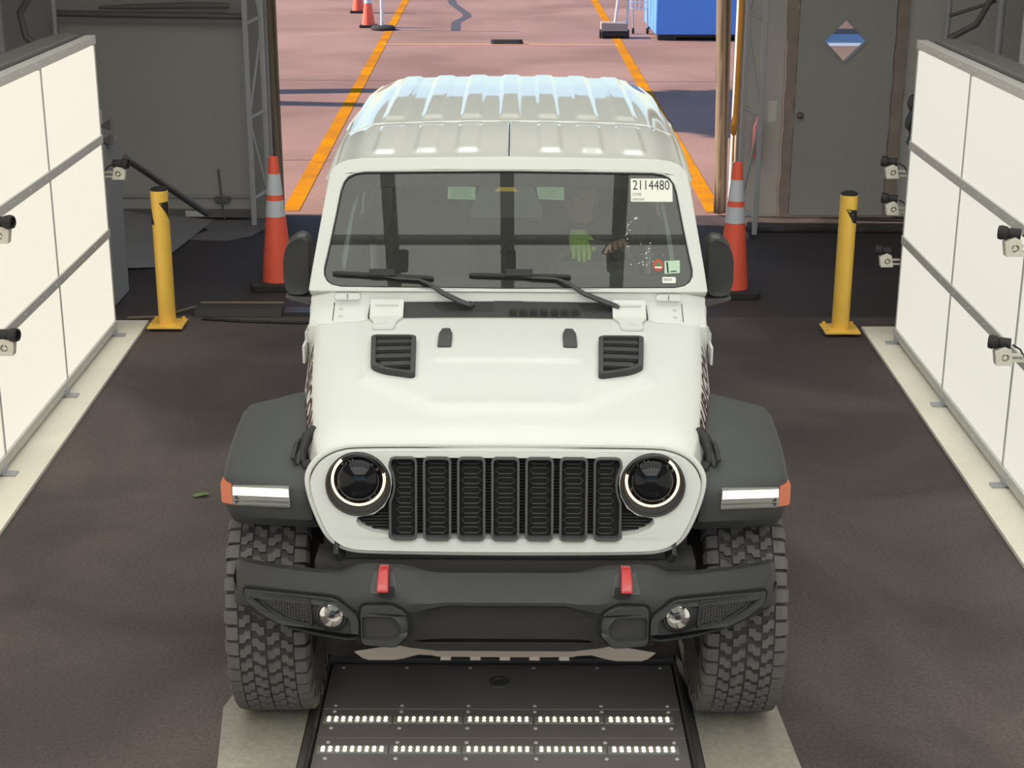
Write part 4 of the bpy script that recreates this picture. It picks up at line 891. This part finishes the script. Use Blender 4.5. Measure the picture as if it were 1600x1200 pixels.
# wipers
for pts, arm in (([(-.700, .078), (-.297, .058)], [(-.52, .070), (-.44, .055), (-.355, .050), (-.315, .030), (-.255, -.012), (-.19, -.045), (-.150, -.058)]),
                 ([(-.156, .072), (.250, .066)], [(.03, .072), (.10, .060), (.19, .056), (.235, .036), (.30, -.010), (.385, -.046), (.440, -.066)])):
    (xa, sa), (xb, sb) = pts
    wp = obj('wiper_arm', G().tube([ws(x, q, .018+(.012 if i > 2 else 0)) for i, (x, q) in enumerate(arm)], [.007, .008, .008, .010, .014, .016, .013], 8, flat=(1, .7)), 'satin', car)
    obj('wiper_blade', G().tube([ws(xa+(xb-xa)*t, sa+(sb-sa)*t, .012) for t in (0, .05, .5, .95, 1)], [.006, .0095, .0105, .0095, .007], 8), 'black', wp)
    cx_, cs_ = xa+(xb-xa)*.50, sa+(sb-sa)*.50+.004
    obj('blade_clip', G().plate(rrect(cx_-.055, cx_+.05, cs_-.010, cs_+.018, .005), [], .018, lambda a, b, w_: ws(a, b, .014+w_)), 'black', wp, 0, .003)
    ex, es = arm[-1]; p = ws(ex, es, .012); obj('pivot_cap', G().lathe([(0, .018), (.014, .015), (.018, 0)], p, (0, -.6, .8), 14), 'plastic', wp)
# stickers on the glass
def sticker(name, x0, x1, s0, s1, m, d=.001, r=.003, tilt=0):
    return obj(name, G().plate(rrect(x0, x1, s0, s1, r, 2), [], .0006, lambda a, b, w_: ws(a, b+tilt*(a-x0), d+w_)), m, car, 0)
def print_on(parent, body, size, x, s_, m, d=.0019, sx=1):
    me = text_mesh(body, size, m, .0001)
    for v in me.vertices: v.co = ws(x+v.co.x*sx, s_+v.co.y, d)
    return obj('print', me, None, parent, 0)
st = sticker('number_sticker', .494, .663, .392, .493, 'label')
print_on(st, '2114480', .060, .577, .462, 'ink', sx=.72)
print_on(st, 'CMR', .019, .519, .423, 'greyink')
g = G(); rr = random.Random(2); x = .501
while x < .548: w_ = rr.uniform(.0008, .0022); g.add([ws(x, .397, .0019), ws(x+w_, .397, .0019), ws(x+w_, .4075, .0019), ws(x, .4075, .0019)], [(0, 1, 2, 3)]); x += w_+rr.uniform(.0008, .002)
obj('barcode', g, 'greyink', st, 0)
st = obj('round_sticker', G().plate(circ(.599, .120, .021, 28, .026), [], .0006, lambda a, b, w_: ws(a, b, .001+w_)), 'stickred', car, 0)
obj('sticker_emblem', G().plate([(.586, .116), (.612, .116), (.605, .128), (.599, .136), (.593, .128)], [], .0003, lambda a, b, w_: ws(a, b, .0018+w_)), 'stickgreen', st, 0)
obj('sticker_bar', G().plate(rrect(.585, .613, .108, .1145, .001, 1), [], .0003, lambda a, b, w_: ws(a, b, .0018+w_)), 'label', st, 0)
st = sticker('permit_sticker', .624, .685, .084, .138, 'greenlabel', tilt=.06)
obj('permit_stripe', G().plate([(.634, .088), (.641, .088), (.638, .134), (.631, .134)], [], .0003, lambda a, b, w_: ws(a, b, .0018+w_)), 'plastic', st, 0)
obj('permit_line', G().plate([(.648, .091), (.672, .093), (.672, .098), (.648, .096)], [], .0003, lambda a, b, w_: ws(a, b, .0018+w_)), 'plastic', st, 0)
st = sticker('barcode_sticker', .614, .668, .045, .071, 'label', r=.005)
g = G(); x = .619
while x < .654: w_ = rr.uniform(.0008, .002); g.add([ws(x, .054, .0019), ws(x+w_, .054, .0019), ws(x+w_, .065, .0019), ws(x, .065, .0019)], [(0, 1, 2, 3)]); x += w_+rr.uniform(.0008, .0016)
obj('barcode', g, 'greyink', st, 0)
g = G(); rr = random.Random(11)
for k in range(46):                                  # dried droplets on the glass
    if k < 22: a = 1.4+k*.11; x, s_ = .515+.040*math.cos(a)+rr.gauss(0, .003), .235+.085*math.sin(a)+rr.gauss(0, .004)
    else: x, s_ = .545+rr.gauss(0, .03), .145+rr.gauss(0, .03)
    r_ = rr.uniform(.0012, .003); g.add([ws(x+r_*math.cos(q), s_+r_*math.sin(q), .0012) for q in (0, 1.05, 2.1, 3.14, 4.2, 5.2)], [(0, 1, 2, 3, 4, 5)])
obj('dried_droplets', g, 'label', car, 0, stuff=True)

# ------------------------------------------------------------------ hard top
RIBX = [k*.178 for k in range(-3, 4)]
def rw(y): return lerp(y, (6.42, 6.9, 7.5, 8.4, 8.85), (.716, .728, .738, .738, .708))
def roofz(x, y, ribs=True):
    W = rw(y); u = min(1, abs(x)/W)
    z = 1.768+.040*sstep(y, 6.35, 7.15)+.012*sstep(y, 7.0, 8.0)-.010*sstep(y, 8.2, 8.9)
    z -= .022*u*u+.035*sstep(u, .80, 1.0)**1.5
    if y < 6.50: z -= .006*((6.50-y)/.08)**2
    if y > 8.78: z -= .06*((y-8.78)/.1)**2
    h = 0
    for rx in RIBX:
        if y < 7.19 and rx == 0: continue
        h = max(h, sstep(.052-abs(x-rx*(1 if y > 7.19 else .98)), 0, .014))
    a, b = (7.27, 8.83) if y > 7.19 else (6.56, 7.12)
    z += .010*h*sstep(y, a, a+.09)*sstep(-y, -b, -b+.05)
    return z
def roof_part(name, x0, x1, y0, y1, nx, ny, lipL, lipR):
    secs = []
    for j in range(ny+1):
        y = y0+(y1-y0)*j/ny; W = rw(y); row = []
        for i in range(nx+1):
            f = x0+(x1-x0)*i/nx; x = W*f; row.append((x, y, roofz(x, y)))
        drop = [(.010, .012), (.018, .035), (.024, .06)]
        if lipL: z = row[0][2]; row = [(row[0][0]-dx, y, z-dz) for dx, dz in reversed(drop)]+row
        if lipR: z = row[-1][2]; row = row+[(row[-1][0]+dx, y, z-dz) for dx, dz in drop]
        secs.append(row)
    o = obj(name, G().loft(secs, False, False), 'roofpaint', car, 60); m_ = o.modifiers.new('thick', 'SOLIDIFY'); m_.thickness = .02; m_.offset = -1; return o
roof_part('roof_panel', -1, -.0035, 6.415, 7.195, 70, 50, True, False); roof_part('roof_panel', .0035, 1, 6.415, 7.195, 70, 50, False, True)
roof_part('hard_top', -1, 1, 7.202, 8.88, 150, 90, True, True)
obj('roof_gasket', G().bb(-.60, .60, 6.47, 7.25, 1.70, 1.735), 'black', car, 0)
obj('seam_strip', G().bb(-.006, .006, 6.42, 7.2, 1.735, 1.763), 'black', car, 0)
obj('roof_seal', G().loft([[(x, y, roofz(x, 6.42)+dz) for y, dz in ((6.405, -.012), (6.405, .000), (6.416, .001), (6.416, -.012))] for x in [k*.0695 for k in range(-10, 11)]]), 'black', car, 0)
obj('headliner', G().bb(-.69, .69, 6.48, 8.8, 1.685, 1.70), 'headliner', car, 0)
for s in (-1, 1):
    obj('drip_rail', G().tube([(s*.738, 6.43, 1.692), (s*.750, 6.9, 1.712), (s*.760, 7.6, 1.722), (s*.745, 8.7, 1.715)], [.012, .014, .014, .012], 8), 'roofpaint', car)
    # body side: tub, doors, windows
    tub = obj('body_side', G().plate([(5.82, .58), (7.75, .58), (7.78, .95), (7.95, 1.05), (8.5, 1.05), (8.64, .95), (8.66, .60), (9.12, .60), (9.12, 1.22), (5.98, 1.20), (5.98, .98), (5.80, .90)], [], .04, lambda a, b, w_: (s*(.785-w_), a, b)), 'paint', car, 0, .01)
    for nm, ya_, yb_ in (('front_door', 6.16, 7.16), ('rear_door', 7.2, 8.0)):
        lo = [(ya_, .62), (yb_-(.0 if nm == 'front_door' else .30), .62), (yb_, .90), (yb_, 1.225), (ya_, 1.225)]
        d_ = obj(nm, G().plate(rpoly(lo, .04, 3), [], .02, lambda a, b, w_: (s*(.80-w_), a, b)), 'paint', car, 0, .006)
        fo = rpoly([(ya_+(.02 if nm == 'rear_door' else .03), 1.23), (yb_, 1.23), (yb_, 1.70), (ya_+(.02 if nm == 'rear_door' else .30), 1.70)], .03, 3)
        hole = shrink(fo, .045)
        obj('door_frame', G().plate(fo, [hole], .03, lambda a, b, w_: (s*(.792-w_-.05*(b-1.23)/.48), a, b)), 'paint', d_, 0, .004)
        obj('door_window', G().add([(s*(.775-.05*(b-1.23)/.48), a, b) for a, b in hole], [tuple(range(len(hole)))]), 'pane', d_, 0)
        obj('door_handle', G().tube([(s*.805, yb_-.20, 1.12), (s*.83, yb_-.17, 1.12), (s*.83, yb_-.07, 1.12), (s*.805, yb_-.05, 1.12)], .012, 8), 'satin', d_)
        for z in (.80, 1.10): obj('hinge', G().bb(s*.80, s*.82, ya_-.03, ya_+.08, z-.025, z+.025), 'paint', d_, 0, .005)
    q = rpoly([(8.04, 1.22), (8.86, 1.22), (8.82, 1.72), (8.04, 1.72)], .04, 3); hole = shrink(q, .08)
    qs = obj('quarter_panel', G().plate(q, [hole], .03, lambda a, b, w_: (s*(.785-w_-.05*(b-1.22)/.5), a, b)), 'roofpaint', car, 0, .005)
    obj('quarter_window', G().add([(s*(.77-.05*(b-1.22)/.5), a, b) for a, b in hole], [tuple(range(len(hole)))]), 'pane', qs, 0)
    tl = obj('tail_light', G().plate(rrect(s*.68-.07, s*.68+.07, .92, 1.13, .02), [], .05, lambda a, b, w_: (a, 9.12+w_, b)), 'red', car, 0, .006)
    # side mirrors
    hm = rpoly([(s*.800, 1.262), (s*.800, 1.475), (s*.825, 1.496), (s*.858, 1.492), (s*.900, 1.455), (s*.916, 1.40), (s*.918, 1.31), (s*.905, 1.262), (s*.88, 1.248), (s*.825, 1.248)][::-s], .02, 3)
    mi = obj('mirror', G().plate(hm, [], .10, lambda a, b, w_: ((a-s*.858)*(1-.12*(1-w_/.10))+s*.858, 6.23+w_-.018*(1-((a-s*.858)/.07)**2)*(1 if w_ < .01 else 0), (b-1.37)*(1-.06*(1-w_/.10))+1.37)), 'plastic', car, 35, .014, 3)
    obj('mirror_glass', G().plate(shrink(hm, .012), [], .003, lambda a, b, w_: (a, 6.332+w_, b)), 'chrome', mi, 0)
    obj('mirror_cap', G().plate(rpoly([(s*.812, 1.472), (s*.818, 1.494), (s*.852, 1.492), (s*.852, 1.468)][::-s], .004, 2), [], .06, lambda a, b, w_: (a, 6.225+w_, b)), 'trimgrey', mi, 0, .004)
    obj('mirror_arm', G().loft([[(s*x, y, z) for y, z in ((6.22, z0), (6.22, z1), (6.30, z1+.004), (6.31, z0))] for x, z0, z1 in ((.775, 1.196, 1.236), (.83, 1.214, 1.244), (.88, 1.226, 1.248), (.905, 1.238, 1.25))]), 'trimgrey', mi, 40, .005)
tg = obj('tailgate', G().bb(-.75, .75, 9.08, 9.14, .62, 1.22), 'paint', car, 0, .01)
rg = obj('rear_window_frame', G().plate([(-.72, 1.22), (.72, 1.22), (.67, 1.74), (-.67, 1.74)], [[(-.62, 1.28), (-.58, 1.68), (.58, 1.68), (.62, 1.28)]], .03, lambda a, b, w_: (a, 9.08-.42*(b-1.22)+w_, b)), 'roofpaint', car, 0)
obj('rear_window', G().add([(a, 9.095-.42*(b-1.22), b) for a, b in [(-.62, 1.28), (.62, 1.28), (.58, 1.68), (-.58, 1.68)]], [(0, 1, 2, 3)]), 'pane', rg, 0)
obj('rear_bumper', G().plate(rrect(-.88, .88, .50, .66, .04), [], .18, lambda a, b, w_: (a, 9.14+w_, b)), 'plastic', car, 0, .02)
obj('spare_carrier', G().bb(-.12, .12, 9.14, 9.42, .86, 1.10), 'satin', car, 0)

# ------------------------------------------------------------------ cabin
dash = obj('dashboard', G().loft([[(x, y, z) for y, z in ((6.14, 1.20), (6.20, 1.275), (6.42, 1.285), (6.50, 1.25), (6.52, 1.10), (6.45, .80), (6.15, .80))] for x in (-.72, -.4, 0, .4, .72)]), 'cabin', car, 30, .01)
obj('instrument_hood', G().loft([[(x, y, z) for y, z in ((6.34, 1.28), (6.40, 1.32), (6.52, 1.325), (6.54, 1.20))] for x in (.20, .24, .50, .54)]), 'cabin', dash, 30, .01)
for s in (-1, 1):
    obj('pillar_trim', G().loft([[ws(s*(x+dx), q, d) for dx, d in ((0, -.03), (.026, -.02), (.03, -.05), (.004, -.06))] for x, q in ((.655, .09), (.645, .20), (.630, .33), (.605, .44))]), 'pillarlit', car, 30)  # pale mint colour stands in for side-panel light falling on the trim
    st_ = obj('front_seat', G().loft([[(s*.37+x*k, y, z) for x, y, z in ((-.23, yy, zz), (.23, yy, zz), (.20, yy+.13, zz+.02), (-.20, yy+.13, zz+.02))] for yy, zz, k in ((7.28, .82, 1), (7.30, 1.0, 1), (7.36, 1.25, .95), (7.40, 1.36, .75))]), 'seat', car, 40, .03, 3)
    obj('seat_cushion', G().bb(s*.37-.25, s*.37+.25, 6.85, 7.36, .70, .85), 'seat', st_, 40, .05, 3)
    obj('head_rest', G().bb(s*.37-.12, s*.37+.12, 7.40, 7.49, 1.385, 1.57), 'seat', st_, 40, .035, 3)
    vz = obj('sun_visor', G().plate(rrect(*sorted((s*.12, s*.60)), .468, .515, .02), [], .012, lambda a, b, w_: ws(a, b, -.035-w_)), 'headliner', car, 0)
    x0 = -.247 if s < 0 else .112
    lb_ = obj('visor_label', G().plate([(x0, .462), (x0+.112, .462), (x0+.112-.0, .405), (x0+(.0 if s < 0 else .01), .409)], [], .001, lambda a, b, w_: ws(a, b, -.016-w_)), 'greenlabel', vz, 0)
    g = G()
    for k in range(5): g.add([ws(x0+.012, .452-.0085*k, -.0155), ws(x0+.10-.012*(k % 2), .452-.0085*k, -.0155), ws(x0+.10-.012*(k % 2), .450-.0085*k, -.0155), ws(x0+.012, .450-.0085*k, -.0155)], [(0, 1, 2, 3)])
    obj('label_print', g, 'stickgreen', lb_, 0)
obj('rear_bench', G().bb(-.62, .62, 8.15, 8.32, .75, 1.35), 'seat', car, 40, .05, 3)
mm = obj('mirror_module', G().plate(rpoly([(-.092, .515), (.078, .515), (.140, .345), (.128, .325), (-.145, .325), (-.158, .345)], .015, 3), [], .05, lambda a, b, w_: ws(a, b, -.008-w_)), 'satin', car, 0, .004)
obj('map_lamp', G().plate([(-.055, .438), (.035, .438), (.022, .456), (-.04, .456)], [], .001, lambda a, b, w_: ws(a, b, -.0065-w_)), 'yellow', mm, 0)
SWC, SWN = Vector((.37, 6.68, 1.215)), Vector((0, .90, .43)).normalized()
def sw(a, r): u = Vector((1, 0, 0)); v = SWN.cross(u)*-1; v = Vector((0, -.43, .90)).normalized(); return SWC+(u*math.cos(a)+v*math.sin(a))*r
stw = obj('steering_wheel', G().tube([sw(2*PI*k/40, .185) for k in range(40)], .0165, 10, loop=True), 'cabin', car)
obj('wheel_hub', G().lathe([(0, -.03), (.075, -.025), (.08, .01), (0, .03)], SWC, SWN, 24), 'cabin', stw)
for a in (0, PI, -PI/2): obj('spoke', G().tube([sw(a, .06), sw(a, .18)], .016, 8), 'cabin', stw)
obj('column', G().tube([SWC, SWC-SWN*.20], .035, 10), 'cabin', stw)
# ================================================================== THE DRIVER
person = thing('person', 'person with a bald head and lime glove behind the steering wheel of the white car', 'person', (.36, 7.16, .86), base=(.36, 7.16, .86))
J = {'pel': (.36, 7.15, .94, .15, .115), 'waist': (.355, 7.14, 1.06, .15, .105), 'chest': (.345, 7.12, 1.21, .165, .115), 'nb': (.335, 7.085, 1.325, .075, .07), 'nt': (.325, 7.055, 1.42, .055, .055), 'skull': (.320, 7.04, 1.47, .055, .06),
     'sr': (.18, 7.10, 1.275, .062, .062), 'er': (.15, 6.86, 1.16, .046, .046), 'wr': (.275, 6.70, 1.355, .032, .028), 'hr': (.295, 6.655, 1.395, .034, .02),
     'sl': (.51, 7.10, 1.275, .062, .062), 'el': (.575, 6.87, 1.14, .046, .046), 'wl': (.495, 6.70, 1.305, .030, .026), 'hl': (.472, 6.645, 1.345, .034, .02),
     'tr': (.27, 7.08, .93, .095, .09), 'kr': (.25, 6.74, .95, .065, .065), 'fr': (.25, 6.62, .69, .045, .045), 'gr': (.25, 6.54, .66, .04, .035),
     'tl': (.45, 7.08, .93, .095, .09), 'kl': (.47, 6.74, .95, .065, .065), 'fl': (.47, 6.62, .69, .045, .045), 'gl': (.47, 6.54, .66, .04, .035)}
E_ = [('pel', 'waist'), ('waist', 'chest'), ('chest', 'nb'), ('nb', 'nt'), ('nt', 'skull'), ('chest', 'sr'), ('sr', 'er'), ('er', 'wr'), ('wr', 'hr'), ('chest', 'sl'), ('sl', 'el'), ('el', 'wl'), ('wl', 'hl'), ('pel', 'tr'), ('tr', 'kr'), ('kr', 'fr'), ('fr', 'gr'), ('pel', 'tl'), ('tl', 'kl'), ('kl', 'fl'), ('fl', 'gl')]
nm = list(J); me = bpy.data.meshes.new('b'); me.from_pydata([J[k][:3] for k in nm], [(nm.index(a), nm.index(b)) for a, b in E_], [])
tmp = bpy.data.objects.new('b', me); C.objects.link(tmp); tmp.modifiers.new('skin', 'SKIN'); tmp.modifiers.new('sub', 'SUBSURF').levels = 2
for i, k in enumerate(nm): me.skin_vertices[0].data[i].radius = J[k][3:5]; me.skin_vertices[0].data[i].use_root = (k == 'pel')
bpy.context.view_layer.update()
bmsh = bpy.data.meshes.new_from_object(tmp.evaluated_get(bpy.context.evaluated_depsgraph_get())); bpy.data.objects.remove(tmp, do_unlink=True)
g = G(); g.add([tuple(v.co) for v in bmsh.vertices], [tuple(p.vertices) for p in bmsh.polygons])
HC = Vector((.318, 7.03, 1.495)); HR = Matrix.Rotation(math.radians(-14), 3, 'Z')         # head turned to its right
def head(u, v):
    th, ph = 2*PI*u, PI*v; d = Vector((math.sin(th)*math.sin(ph), -math.cos(th)*math.sin(ph), math.cos(ph)))    # th=0 faces the camera
    x, y, z = d.x*.076, d.y*.096, d.z*.118
    f = max(0, -d.y)
    if z < 0: k = sstep(-z/.118); x *= 1-.32*k; y += (-.012*k if d.y < 0 else -.03*k)
    z -= .006*(z < -.03)
    y -= .027*math.exp(-((d.x)/.15)**2-((d.z+.10)/.14)**2)*f       # nose
    y -= .008*math.exp(-((d.x)/.10)**2-((d.z+.20)/.08)**2)*f
    y += .010*(math.exp(-((d.x-.38)/.16)**2-((d.z-.06)/.10)**2)+math.exp(-((d.x+.38)/.16)**2-((d.z-.06)/.10)**2))*f   # eye sockets
    y -= .005*math.exp(-(d.x/.6)**2-((d.z-.20)/.07)**2)*f        # brow
    y -= .006*math.exp(-(d.x/.22)**2-((d.z+.46)/.06)**2)*f+.006*math.exp(-(d.x/.22)**2-((d.z+.60)/.06)**2)*f   # lips
    y += .005*math.exp(-(d.x/.26)**2-((d.z+.53)/.025)**2)*f
    y -= .008*math.exp(-(d.x/.2)**2-((d.z+.84)/.10)**2)*f        # chin
    return HC+HR @ Vector((x, y, z))
g.grid(head, 48, 36)
for s in (-1, 1):                                     # ears
    for k in range(1): g.grid(lambda u, v: HC+HR @ Vector((s*(.076+.010*math.sin(PI*v)*math.cos(2*PI*u)), .012+.020*math.sin(PI*v)*math.sin(2*PI*u), -.008+.032*math.cos(PI*v))), 10, 8)
# bare left hand on the wheel rim: palm and five bent fingers
def hand(gr, base, fdir, side, curl, sc=1.0):
    f = Vector(fdir).normalized(); sd = Vector(side).normalized(); cu = Vector(curl).normalized(); b = Vector(base)
    gr.loft([[b+f*t+sd*a*w_+cu*c*.013*sc for a, c in ((-1, -1), (1, -1), (1.1, 0), (1, 1), (-1, 1), (-1.1, 0))] for t, w_ in ((-.03, .024*sc), (.0, .034*sc), (.045, .040*sc), (.06, .038*sc))])
    for k, ln in enumerate((.062, .074, .070, .055)):
        p = b+f*.055+sd*(.030-.020*k)*sc; r = .0092*sc
        gr.tube([p-f*.01, p+f*ln*.42, p+f*ln*.66+cu*ln*.28, p+f*ln*.70+cu*ln*.62], [r, r*.98, r*.9, r*.75], 8)
    p = b+sd*.034*sc; gr.tube([p, p+sd*.022+f*.02+cu*.008, p+sd*.026+f*.042+cu*.02, p+sd*.016+f*.058+cu*.028], [.012, .0105, .0095, .0075], 8)
hand(g, (.478, 6.66, 1.345), (-.35, -.75, .45), (-.85, .1, -.4), (.1, -.5, -.85))
bm_ = mesh_of('body', g, ['shirt', 'skin', 'trousers'], 60)
for p in bm_.polygons:
    c = p.center
    if (c.z > 1.385 and c.y > 6.9) or (c.x > .40 and c.y < 6.76 and c.z > 1.2): p.material_index = 1
    elif c.z < 1.0: p.material_index = 2
obj('body', bm_, None, person)
gl_ = G(); hand(gl_, (.300, 6.635, 1.402), (.06, -.55, -.25), (1, .05, 0), (0, -.35, -.95), 1.08)
obj('glove', gl_, 'lime', person, 50, label='lime green work glove')
for s in (-1, 1):
    p = HC+HR @ Vector((s*.029, -.0815, .007)); obj('eye', G().lathe([(0, .004), (.004, .003), (.006, 0)], p, HR @ Vector((0, -1, 0)), 12), 'eye', person)
